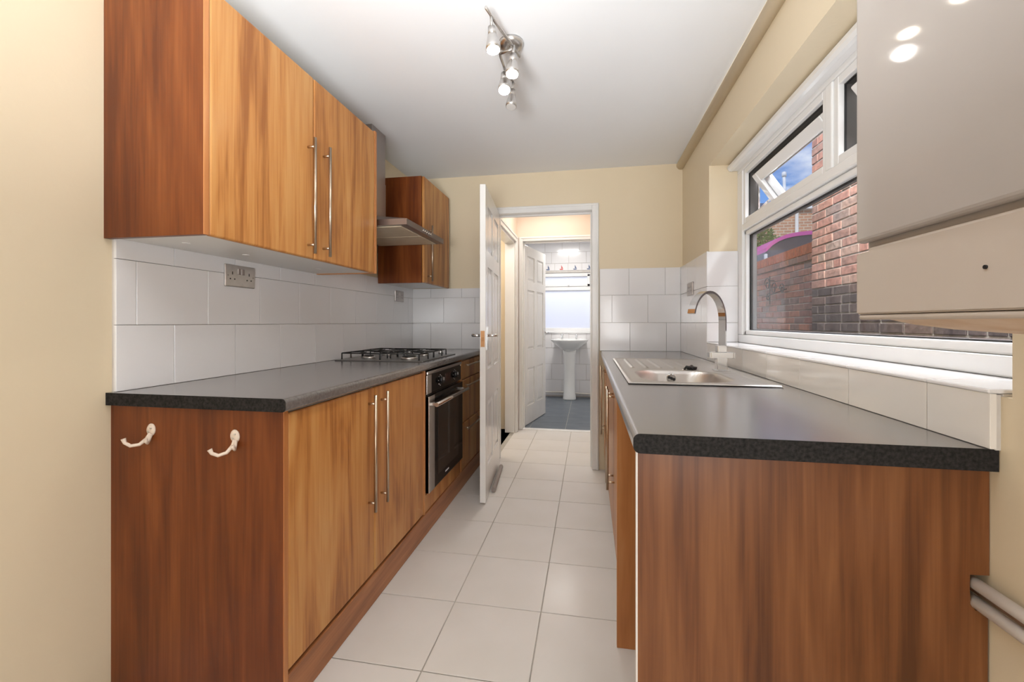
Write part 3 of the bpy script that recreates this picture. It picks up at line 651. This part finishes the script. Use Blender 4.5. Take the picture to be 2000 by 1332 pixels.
for gy0, gy1 in ((2.225, 2.445), (2.455, 2.675)):
    bm = B(); z = .957; cyv = (gy0+gy1)/2
    tube(bm, [(hx0+.03, gy0, z), (hx1-.03, gy0, z)], .0035, 6); tube(bm, [(hx0+.03, gy1, z), (hx1-.03, gy1, z)], .0035, 6)
    for bx in (-1.27, -1.02):
        for k in range(4):
            a = k*PI/2; dx, dy = math.cos(a), math.sin(a)
            if abs(dy) > .5: p = [(bx, cyv+dy*(gy1-cyv), z), (bx, cyv+dy*.03, z+.002)]
            else: p = [(bx+dx*.115, cyv, z), (bx+dx*.03, cyv, z+.002)]
            tube(bm, p, .0035, 6)
            if abs(dx) > .5: tube(bm, [(bx+dx*.115, cyv-.0, z), (bx+dx*.115, cyv, .922)], .0035, 6)
    for px in (hx0+.03, (hx0+hx1)/2, hx1-.03):
        for py in (gy0, gy1): tube(bm, [(px, py, z), (px, py, .922)], .004, 6)
    tube(bm, [(hx0+.03, gy0, z), (hx0+.03, gy1, z)], .0035, 6); tube(bm, [(hx1-.03, gy0, z), (hx1-.03, gy1, z)], .0035, 6)
    obj('pan_support', bm, 'iron', gh)
for k in range(4):
    bm = B(); lathe(bm, [(.016, 0), (.015, .018), (.010, .022), (.001, .022)], (-1.30+k*.11, 2.728, .9215), 16); obj('knob', bm, 'chrome' , gh)

# sockets
def socket(face, y0, y1, z0, z1, label):
    """double socket on a wall facing face=+1 / -1 along x"""
    x = (WL+.0172) if face > 0 else (WR-.0172); t = thing('power_socket', label, 'socket', (x, (y0+y1)/2, z0))
    xa = lambda d: x+face*d
    def bx(bm, d0, d1, a, b, c_, d_, bev=0): box(bm, *sorted((xa(d0), xa(d1))), a, b, c_, d_, bev)
    bm = B(); bx(bm, .0, .009, y0, y1, z0, z1, .003); obj('face_plate', bm, 'steel_dark' if (face < 0 or y0 > 2) else 'steel', t)
    bm = B(); yc = (y0+y1)/2; sw = .012; H_ = z1-z0
    for s in (-1, 1): bm = B(); bx(bm, .009, .0125, yc+s*.010-.0065, yc+s*.010+.0065, z0+H_*.58, z0+H_*.84, .001); obj('switch', bm, 'steel_dark', t)
    bm = B()
    for s in (-1, 1):
        cyy = yc+s*(y1-y0)*.28
        bx(bm, .0088, .0095, cyy-.002, cyy+.002, z0+H_*.55, z0+H_*.68)
        for q in (-1, 1): bx(bm, .0088, .0095, cyy+q*.011-.003, cyy+q*.011+.003, z0+H_*.32, z0+H_*.38)
    obj('pin_holes', bm, 'black', t)['kind'] = 'stuff'
    for s in (-1, 1): bm = B(); cyl(bm, (xa(.0088), yc+s*(y1-y0)*.42, z0+H_*.5), (xa(.010), yc+s*(y1-y0)*.42, z0+H_*.5), .003, n=10); obj('screw', bm, 'steel_dark', t)
socket(1, 1.490, 1.645, 1.276, 1.366, 'chrome double socket under the large wall cabinet')
socket(1, 3.020, 3.170, 1.290, 1.372, 'chrome double socket in the far left corner under the small cabinet')
socket(-1, 2.955, 3.110, 1.310, 1.395, 'chrome double socket on the window wall, behind the tap')

# ------------------------------------------------------------ right side
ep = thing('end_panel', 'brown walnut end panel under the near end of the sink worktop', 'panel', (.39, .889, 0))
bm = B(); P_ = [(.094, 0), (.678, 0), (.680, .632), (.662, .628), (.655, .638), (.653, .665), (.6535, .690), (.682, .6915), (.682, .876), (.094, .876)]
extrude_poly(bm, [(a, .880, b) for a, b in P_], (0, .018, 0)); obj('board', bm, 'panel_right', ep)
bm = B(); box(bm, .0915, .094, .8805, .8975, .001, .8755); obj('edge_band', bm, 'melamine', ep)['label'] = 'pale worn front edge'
sc = thing('sink_cabinet', 'walnut sink base cabinets facing the aisle under the sink worktop', 'cabinet', (.38, 2.45, 0))
bm = B(); box(bm, .0945, .66, 1.537, 1.555, 0, .876, .001); obj('side_panel', bm, 'edge_wood', sc)
bm = B(); box(bm, .132, .66, 1.556, 3.35, .11, .128); box(bm, .642, .66, 1.556, 3.35, .128, .874); box(bm, .132, .642, 1.556, 1.574, .128, .874); box(bm, .132, .642, 2.05, 2.068, .128, .874); box(bm, .132, .642, 2.55, 2.568, .128, .874); box(bm, .132, .642, 3.332, 3.35, .128, .874); obj('carcass', bm, 'melamine', sc)
bm = B(); box(bm, .17, .185, 1.556, 3.35, 0, .11); obj('plinth', bm, 'plinth_wood', sc)
RX = .112
for y0, y1, hy in ((1.560, 2.058, 2.015), (2.062, 2.560, 2.105), (2.564, 3.060, 3.01), (3.064, 3.345, 3.11)):
    bm = B(); box(bm, RX, RX+.019, y0, y1, .13, .868, .006, 3); d = obj('door', bm, 'door_wood', sc)
    bar_handle(d, (RX-.031, hy, .365), (RX-.031, hy, .825), (.034, 0, 0))
# right worktop with an opening for the bowl
rw = thing('worktop', 'charcoal laminate worktop under the window, carrying the sink', 'worktop', (.38, 2.1, .877))
x0, x1, y0, y1, z0, z1, r = .084, WR-.001, .862, YB-.001, .877, .915, .013
SX0, SX1, SY0, SY1 = .188, .526, 1.603, 1.997
def arc(cx, cz, a0, a1): return [(cx+r*math.cos(a0+(a1-a0)*k/6), cz+r*math.sin(a0+(a1-a0)*k/6)) for k in range(7)]
pr = [(SX0, z0), (SX0, z1)] + arc(x0+r, z1-r, PI/2, PI) + arc(x0+r, z0+r, PI, 3*PI/2)
prf = [(x1, z0), (x1, z1)] + pr[2:]
bm = B(); extrude_poly(bm, [(a, y0+.0015, b) for a, b in prf], (0, SY0-y0-.0015, 0)); extrude_poly(bm, [(a, SY0, b) for a, b in pr], (0, SY1-SY0, 0))
extrude_poly(bm, [(a, SY1, b) for a, b in prf], (0, y1-SY1, 0)); box(bm, SX1, x1, SY0, SY1, z0, z1)
obj('slab', bm, 'worktop', rw)
bm = B(); extrude_poly(bm, [(a, y0, b) for a, b in prf], (0, .0015, 0)); obj('end_strip', bm, 'top_edge', rw)['label'] = 'black speckled end strip'

# sink: grid surface with a rounded bowl
sk = thing('kitchen_sink', 'stainless steel inset sink with ribbed drainer under the window', 'sink', (.385, 2.08, .9155))
kx0, kx1, ky0, ky1 = .135, .632, 1.548, 2.585
def sink_h(x, y):
    cx, cy_, hx, hy, rr = .357, 1.80, .165, .193, .11
    qx, qy = abs(x-cx)-hx+rr, abs(y-cy_)-hy+rr
    d = math.hypot(max(qx, 0), max(qy, 0))+min(max(qx, qy), 0)-rr
    t = min(max(-d/.035, 0), 1); h = -.14*(t*t*(3-2*t))
    # raised rim
    e = min(x-kx0, kx1-x, y-ky0, ky1-y)
    h += .0045*min(1, e/.006) - .0035*min(1, max(0, (e-.010)/.008))
    if h > -.01 and y > 2.07 and y < 2.52:
        for k in range(5):
            gx = .20+k*.062; h += .0055*max(0, 1-abs(x-gx)/.009)
    if .545 < x < .60 and 1.60 < y < 1.93: h -= .002
    return h
bm = B(); NX, NY = 100, 190
vs = [[bm.verts.new((kx0+(kx1-kx0)*i/NX, ky0+(ky1-ky0)*j/NY, .9185+sink_h(kx0+(kx1-kx0)*i/NX, ky0+(ky1-ky0)*j/NY))) for j in range(NY+1)] for i in range(NX+1)]
for i in range(NX):
    for j in range(NY): f = bm.faces.new((vs[i][j], vs[i+1][j], vs[i+1][j+1], vs[i][j+1])); f.smooth = True
obj('basin', bm, 'sink_steel', sk)
bm = B(); cyl(bm, (.357, 1.80, .7765), (.357, 1.80, .780), .042, n=24); obj('waste', bm, 'chrome', sk)
bm = B(); cyl(bm, (.352, 1.985, .890), (.352, 1.966, .887), .019, n=20); ofl = obj('overflow', bm, 'chrome', sk)
bm = B()
for k in (-1, 0, 1): cyl(bm, (.352+k*.010, 1.966, .887-.004*k), (.352+k*.010, 1.9645, .887-.004*k), .0065, n=10)
obj('overflow_holes', bm, 'black', ofl)['kind'] = 'stuff'
pg = thing('sink_plug', 'black rubber plug on its chain lying behind the sink bowl', 'plug', (.452, 2.03, .921))
bm = B(); lathe(bm, [(.018, 0), (.023, .006), (.024, .014), (.010, .016), (.004, .022), (.001, .022)], (.452, 2.045, .9175), 20); obj('stopper', bm, 'black', pg)
bm = B(); tube(bm, [(.452, 2.045, .938), (.43, 2.03, .932), (.405, 2.01, .9185), (.38, 1.995, .918)], .0018, 6); obj('chain', bm, 'chrome', pg)
bm = B(); tube(bm, [(.452, 2.02, .919), (.44, 2.015, .932), (.425, 2.015, .935), (.415, 2.02, .92)], .005, 8); obj('ring_pull', bm, 'black', pg)

# tap
tp = thing('mixer_tap', 'square chrome mixer tap with tall flat arched spout beside the sink', 'tap', (.566, 2.01, .918))
tx, ty = .566, 2.01
bm = B(); box(bm, tx-.030, tx+.030, ty-.030, ty+.030, .920, .924, .001); box(bm, tx-.021, tx+.021, ty-.021, ty+.021, .923, .978, .002); obj('body', bm, 'chrome', tp)
bm = B(); box(bm, tx-.046, tx+.046, ty-.020, ty+.020, .975, 1.001, .002); obj('cross_bar', bm, 'chrome', tp)
for sg in (-1, 1):
    bm = B(); box(bm, *sorted((tx+sg*.0461, tx+sg*.052)), ty-.019, ty+.019, .976, 1.0, .001); obj('handle', bm, 'chrome', tp)
bm = B(); box(bm, tx-.019, tx+.019, ty-.019, ty+.019, 1.001, 1.030, .002); obj('collar', bm, 'chrome', tp)
R_ = .1175; zc_ = 1.140; path = [(0, 1.030), (0, 1.07), (0, 1.11)]
for k in range(21):
    a = k*math.radians(167)/20; path.append((R_-R_*math.cos(a), zc_+R_*math.sin(a)))
bm = B(); hw, ht = .0155, .0045; rings = []; ux, uy = -.7071, -.7071; bx_, by_ = tx+.006, ty
for i, p in enumerate(path):
    q0 = path[max(i-1, 0)]; q1 = path[min(i+1, len(path)-1)]; dx, dz = q1[0]-q0[0], q1[1]-q0[1]; L_ = math.hypot(dx, dz); nx, nz = dz/L_, -dx/L_
    rings.append([bm.verts.new((bx_+(p[0]+nx*s1*ht)*ux-uy*s2*hw, by_+(p[0]+nx*s1*ht)*uy+ux*s2*hw, p[1]+nz*s1*ht)) for s1, s2 in ((-1, -1), (1, -1), (1, 1), (-1, 1))])
for a, b in zip(rings, rings[1:]):
    for k in range(4): bm.faces.new((a[k], a[(k+1) % 4], b[(k+1) % 4], b[k]))
bm.faces.new(rings[0][::-1]); bm.faces.new(rings[-1]); obj('spout', bm, 'chrome', tp)

# boiler
bo = thing('boiler', 'white wall mounted boiler with gloss door and drop flap, upper right', 'boiler', (.54, .50, 1.10))
BX, BYF, BYN = .400, .722, .262
bm = B(); box(bm, BX+.004, WR-.001, BYN, BYF-.002, 1.20, 2.02, .006); obj('casing', bm, 'boiler', bo)
bm = B(); box(bm, BX-.010, BX+.006, BYN, BYF, 1.246, 2.02, .006, 3); obj('front_door', bm, 'boiler', bo)
bm = B(); box(bm, BX-.001, BX+.03, BYN+.002, BYF-.012, 1.205, 1.239, .004); obj('lip', bm, 'boiler_flap', bo)
ys = [BYF+.005-(BYF+.005-BYN)*k/24 for k in range(25)]
def ztop(y):
    t = (BYF+.005-y)/(BYF+.005-BYN); return 1.232-.016*(math.sin(min(1, max(0, (t-.04)/.46))*PI/2)**2 if t < .5 else math.sin(min(1, (1-t)/.46)*PI/2)**2)
bm = B(); extrude_poly(bm, [(BX-.006, y, ztop(y)) for y in ys]+[(BX-.006, BYN, 1.142), (BX-.006, BYF+.005, 1.142)], (.022, 0, 0))
bmesh.ops.bevel(bm, geom=bm.edges[:], offset=.002, segments=2, affect='EDGES'); obj('flap', bm, 'boiler_flap', bo)
bm = B(); box(bm, BX-.004, BX+.016, BYN+.001, BYF+.003, 1.134, 1.1415, .003); obj('flap_edge', bm, 'boiler_flap', bo)
bm = B(); pr2 = [(BX+.016, 1.140), (BX+.03, 1.134), (BX+.06, 1.127), (BX+.11, 1.120), (BX+.18, 1.1145), (WR-.001, 1.108), (WR-.001, 1.20), (BX+.016, 1.20)]
extrude_poly(bm, [(a, BYN+.01, b) for a, b in pr2], (0, BYF-BYN-.02, 0)); obj('bottom_tray', bm, 'tray', bo)['label'] = 'stained curved bottom tray'
bm = B(); cyl(bm, (BX-.006, .512, 1.186), (BX-.0075, .512, 1.186), .0022, n=10); obj('screw', bm, 'black', bo)

# pipes low on the window wall
for zz, lab, rr, xx in ((.674, 'upper white painted pipe entering the notch in the end panel', .0105, .664), (.642, 'lower white painted pipe entering the notch in the end panel', .0105, .664)):
    bm = B(); tube(bm, [(xx, .50, zz), (xx, .93, zz)], rr, 12); tag(obj('water_pipe', bm, 'paint_pipe'), lab, 'pipe', 'pipes by the end panel')

bm = B(); tube(bm, [(.6725, .50, .658), (.6725, .93, .658)], .0065, 10); tag(obj('copper_pipe', bm, 'copper'), 'bare copper pipe between the two white pipes by the end panel', 'pipe', 'pipes by the end panel')
# spot light bar
sb = thing('spotlight_bar', 'satin ceiling spotlight bar with three lit lamps and one unlit', 'light', (-.325, 1.79, ZC))
bm = B(); lathe(bm, [(.052, 0), (.052, -.008), (.044, -.022), (.020, -.026), (.001, -.026)], (-.325, 1.79, ZC-.0005), 28); obj('ceiling_rose', bm, 'steel', sb)
ZB = 2.262
bm = B()
tube(bm, [(-.366, 1.505, ZB), (-.345, 1.60, ZB), (-.318, 1.70, ZB), (-.292, 1.81, ZB)], .0058, 8)
tube(bm, [(-.360, 1.70, ZB), (-.372, 1.80, ZB), (-.371, 1.90, ZB), (-.350, 2.01, ZB)], .0058, 8)
tube(bm, [(-.306, 1.755, ZB), (-.368, 1.775, ZB)], .006, 8); tube(bm, [(-.325, 1.79, ZC-.02), (-.325, 1.768, ZB)], .008, 8)
obj('bar', bm, 'steel', sb)
lamps = [((-.357, 1.553, ZB), (-.347, 1.545, 2.130), .0275, 'bulb', (1, .88, .70)), ((-.304, 1.735, ZB), (-.306, 1.708, 2.130), .0275, 'bulb', (1, .88, .70)),
         ((-.371, 1.872, ZB), (-.360, 1.819, 2.130), .0275, 'bulb_cool', (1, .95, .88)), ((-.352, 1.993, ZB), (-.358, 1.971, 2.133), .0255, 'bulb_off', None)]
for pv, fc_, r_, bmn, colr in lamps:
    pv, fc_ = Vector(pv), Vector(fc_); d = (fc_-pv).normalized()
    bm = B(); tube(bm, [pv, pv+d*.045], .006, 8); cyl(bm, pv+d*.044, fc_-d*.055, r_*.52, r_*.60, 20); tube(bm, [fc_-d*.06, fc_-d*.055, fc_-d*.018, fc_], [r_*.55, r_*.66, r_*.95, r_], 24)
    hd = obj('lamp_head', bm, 'steel', sb)
    bm = B(); cyl(bm, fc_, fc_+d*.0015, r_*.88, n=24); obj('bulb', bm, bmn, hd)
    if colr:
        l = bpy.data.lights.new('spot_light', 'SPOT'); l.energy = 8; l.color = colr; l.spot_size = math.radians(110); l.spot_blend = .9; l.shadow_soft_size = .028
        o = bpy.data.objects.new('spot_light', l); C.objects.link(o); o.location = fc_+d*.004; o.rotation_euler = d.to_track_quat('-Z', 'Y').to_euler()

# wash basin
wb = thing('wash_basin', 'white pedestal wash basin under the frosted bathroom window', 'basin', (-.285, 6.3, 0))
bm = B(); lathe(bm, [(.001, -.16), (.08, -.155), (.15, -.12), (.215, -.06), (.262, -.02), (.275, 0), (.268, .006), (.245, .002), (.20, -.05), (.10, -.10), (.001, -.105)], (-.285, 6.30, .880), 40, 1, .86)
box(bm, -.52, -.05, 6.46, 6.585, .80, .888, .012); obj('bowl', bm, 'ceramic', wb)
bm = B(); lathe(bm, [(.095, 0), (.098, .02), (.085, .10), (.080, .45), (.085, .65), (.11, .76)], (-.285, 6.36, .002), 28, 1, .9); obj('pedestal', bm, 'ceramic', wb)
for xx in (-.40, -.19):
    bm = B(); cyl(bm, (xx, 6.50, .886), (xx, 6.50, .93), .014, n=14); tube(bm, [(xx, 6.50, .915), (xx, 6.43, .93), (xx, 6.40, .915)], .009, 10); lathe(bm, [(.018, 0), (.024, .012), (.020, .026), (.001, .028)], (xx, 6.50, .93), 14); obj('tap', bm, 'chrome', wb)
bm = B(); tube(bm, [(-.75, 6.55, .07), (-.42, 6.55, .075), (-.10, 6.55, .06), (.10, 6.55, .06)], .013, 10)
tag(obj('waste_pipe', bm, 'paint_pipe'), 'white pipe along the bathroom wall behind the basin pedestal', 'pipe')

# ------------------------------------------------------------ outside the window
bm = B(); box(bm, XO+.09, 30, -6, 30, -.35, -.25); o = struct('ground_outside', bm, 'ground', 'grey concrete yard outside the window')
NX_, NE = 2.0, 4.345
bm = B(); box(bm, NX_-.001, NX_+.30, -3.0, NE-.004, -.25, 5.2)
nw = tag(obj('neighbour_wall', bm, 'mortar'), 'tall weathered brick wall of the neighbouring house, blackened at its lower courses', 'brick wall')
stuff_r, stuff_b = B(), B()
ROW, BL = .075, .236
for k in range(0, 72):
    z0 = -.22+k*ROW; black = z0+ROW*.5 < 1.45; y = NE-((.12 if k % 2 else 0)); first = True
    y1 = NE
    rr = random.Random(k)
    w = .11 if k % 2 else BL
    while y1 > -2.8:
        y0 = y1-w
        vis = (y0 > 2.35 and ((z0 > .92 and z0 < 1.62) or (y0 > 3.45 and .92 < z0 < 3.05)))
        pro = rr.uniform(0, .004)
        if vis: piece('brick', 'brick_black' if black else 'brick_red', nw, NX_-.005-round(pro, 3), NX_+.012-round(pro, 3), y0+.006, y1-.006, z0+.006, z0+ROW-.006, .003)
        elif z0 < 4.9: box(stuff_b if black else stuff_r, NX_-.005-pro, NX_+.012, y0+.005, y1-.005, z0+.005, z0+ROW-.005)
        y1 = y0; w = BL if rr.random() < .72 else .115
for s_, m_ in ((stuff_r, 'brick_red'), (stuff_b, 'brick_black')):
    o = obj('bricks', s_, m_, nw); o['kind'] = 'stuff'
# garden wall
GX, GT = 2.32, 1.98
bm = B(); box(bm, GX-.002, GX+.21, NE+.01, 8.6, -.25, GT-.004)
gw = tag(obj('garden_wall', bm, 'mortar'), 'lower red brick garden wall with upright coping bricks, beyond the tall house wall', 'brick wall')
y = 4.42
while y < 7.6:
    piece('brick', 'brick_coping', gw, GX-.012, GX+.222, y+.004, y+.069, GT-.11, GT, .003); y += .075
gst = B()
for k in range(0, 28):
    z1 = GT-.115-k*.075; z0 = z1-.075; y1 = 4.40+(.11 if k % 2 else 0); y1 = 4.40-(.11 if k % 2 else 0)+.0
    while y1 < 8.4:
        vis = y1 < 6.9 and z0 > .9; pro = random.choice((0, .002, .005)) if k > 0 else .016
        ya, yb = y1+.005, y1+.225
        if vis: piece('brick', 'brick_garden', gw, GX-.006-pro, GX+.012-pro, ya, yb, z0+.005, z1-.005, .003)
        else: box(gst, GX-.006, GX+.012, ya, yb, z0+.005, z1-.005)
        y1 += .23
obj('bricks', gst, 'brick_garden', gw)['kind'] = 'stuff'
# wrought iron scroll on the garden wall
bm = B()
def spiral(cy_, cz_, r0, turns, s=1, a0=0):
    return [(GX-.06, cy_+s*(r0*(1-t/30*.8))*math.cos(a0+turns*2*PI*t/30), cz_+(r0*(1-t/30*.8))*math.sin(a0+turns*2*PI*t/30)) for t in range(31)]
for cy_, cz_, r0, s in ((6.05, 1.62, .09, 1), (5.85, 1.55, .08, -1), (5.62, 1.53, .07, 1), (6.02, 1.45, .06, -1)): tube(bm, spiral(cy_, cz_, r0, 1.4, s), .006, 6)
tube(bm, [(GX-.06, 6.2, 1.46), (GX-.06, 5.5, 1.52)], .006, 6); tube(bm, [(GX-.06, 5.97, 1.36), (GX-.06, 5.97, 1.72)], .006, 6); tube(bm, [(GX-.06, 5.97, 1.66), (GX+.01, 5.97, 1.66)], .006, 6)
tag(obj('scroll_bracket', bm, 'iron'), 'black wrought iron scroll bracket on the garden wall', 'bracket')
# far house
fh = thing('far_house', 'distant red brick house with a drainpipe, over the garden wall', 'house', (9.5, 17, -.25))
bm = B(); box(bm, 5.6, 14, 17, 22, -.25, 5.15); obj('wall', bm, 'far_brick', fh)
bm = B(); box(bm, 5.4, 14.2, 16.8, 22, 5.15, 5.25, .02); obj('eaves', bm, 'white_paint', fh)
bm = B(); extrude_poly(bm, [(5.4, 16.8, 5.25), (14.2, 16.8, 5.25), (14.2, 19.4, 6.0), (5.4, 19.4, 6.0)], (0, .1, .1)); obj('roof', bm, 'slate', fh)
bm = B(); tube(bm, [(7.28, 16.9, -.25), (7.28, 16.9, 5.15)], .06, 8); obj('drainpipe', bm, 'paint_pipe', fh)
for wx in (10.6, 12.3):
    bm = B(); box(bm, wx, wx+.9, 16.96, 17.0, 3.2, 4.5, .01); f = obj('window', bm, 'white_paint', fh); bm = B(); box(bm, wx+.08, wx+.82, 16.94, 16.96, 3.28, 4.42); obj('pane', bm, 'oven_glass', f)
# pink topped canopy
pc = thing('garden_canopy', 'dark domed garden canopy with bright pink top edge behind the garden wall', 'canopy', (3.9, 7.6, -.25))
pts0 = []; 
bm = B(); n_ = 18
def cz(t): return 2.30+.27*(1-math.exp(-t*9))
A_ = [Vector((2.88+1.8*t, 7.75, cz(t))) for t in [k/n_ for k in range(n_+1)]]
for k in range(n_):
    a, b = A_[k], A_[k+1]; extrude_poly(bm, [a, b, b+Vector((0, 0, .062)), a+Vector((0, 0, .062))], (0, 1.2, 0))
obj('pink_rim', bm, 'pink', pc)
bm = B(); extrude_poly(bm, [Vector((2.90, 7.78, -.25))]+[a+Vector((0, .03, 0)) for a in A_]+[Vector((4.68, 7.78, -.25))], (0, 1.1, 0)); obj('body', bm, 'canopy_dark', pc)
bm = B(); box(bm, 2.845, 2.885, 7.70, 7.76, -.25, 2.26, .01); obj('post', bm, 'white_paint', pc)
# shrub behind the garden wall
sh = thing('shrub', 'leafy green shrub beside the pink canopy behind the garden wall', 'shrub', (3.05, 8.6, -.25))
bm = B(); tube(bm, [(3.3, 9.25, -.25), (3.32, 9.25, 1.6), (3.3, 9.25, 2.5)], [.06, .05, .02], 8); obj('stem', bm, 'bark', sh)
bm = B(); R0 = random.Random(3)
for k in range(3000):
    a, b_, rr = R0.uniform(0, 2*PI), R0.uniform(-1, 1), R0.uniform(.4, 1)**.5
    c0 = Vector((3.32+.50*rr*math.cos(a)*math.sqrt(1-b_*b_), 9.28+.06*rr*math.sin(a)*math.sqrt(1-b_*b_)*2, 2.25+.85*rr*b_))
    u = Vector((R0.gauss(0, 1), R0.gauss(0, 1), R0.gauss(0, 1))).normalized(); v = u.orthogonal().normalized(); s_ = R0.uniform(.03, .055)
    bm.faces.new([bm.verts.new(c0+u*s_), bm.verts.new(c0+v*s_*.6), bm.verts.new(c0-u*s_), bm.verts.new(c0-v*s_*.6)])
o = obj('foliage', bm, 'leaf', sh); o['kind'] = 'stuff'
# white flue pipe seen against the sky
bm = B(); tube(bm, [(7.75, 19.0, 5.9), (7.72, 19.0, 7.0)], .055, 10); lathe(bm, [(.085, 0), (.085, .16), (.04, .2), (.001, .2)], (7.72, 19.0, 7.0), 12)
obj('flue_pipe', bm, 'white_paint', fh)
# wall outside the bathroom window
bm = B(); box(bm, -4, 2.2, 9.4, 9.6, -.3, 2.1); tag(obj('yard_wall', bm, 'brick_garden'), 'blurred pinkish brick wall seen through the frosted bathroom glass', 'wall')
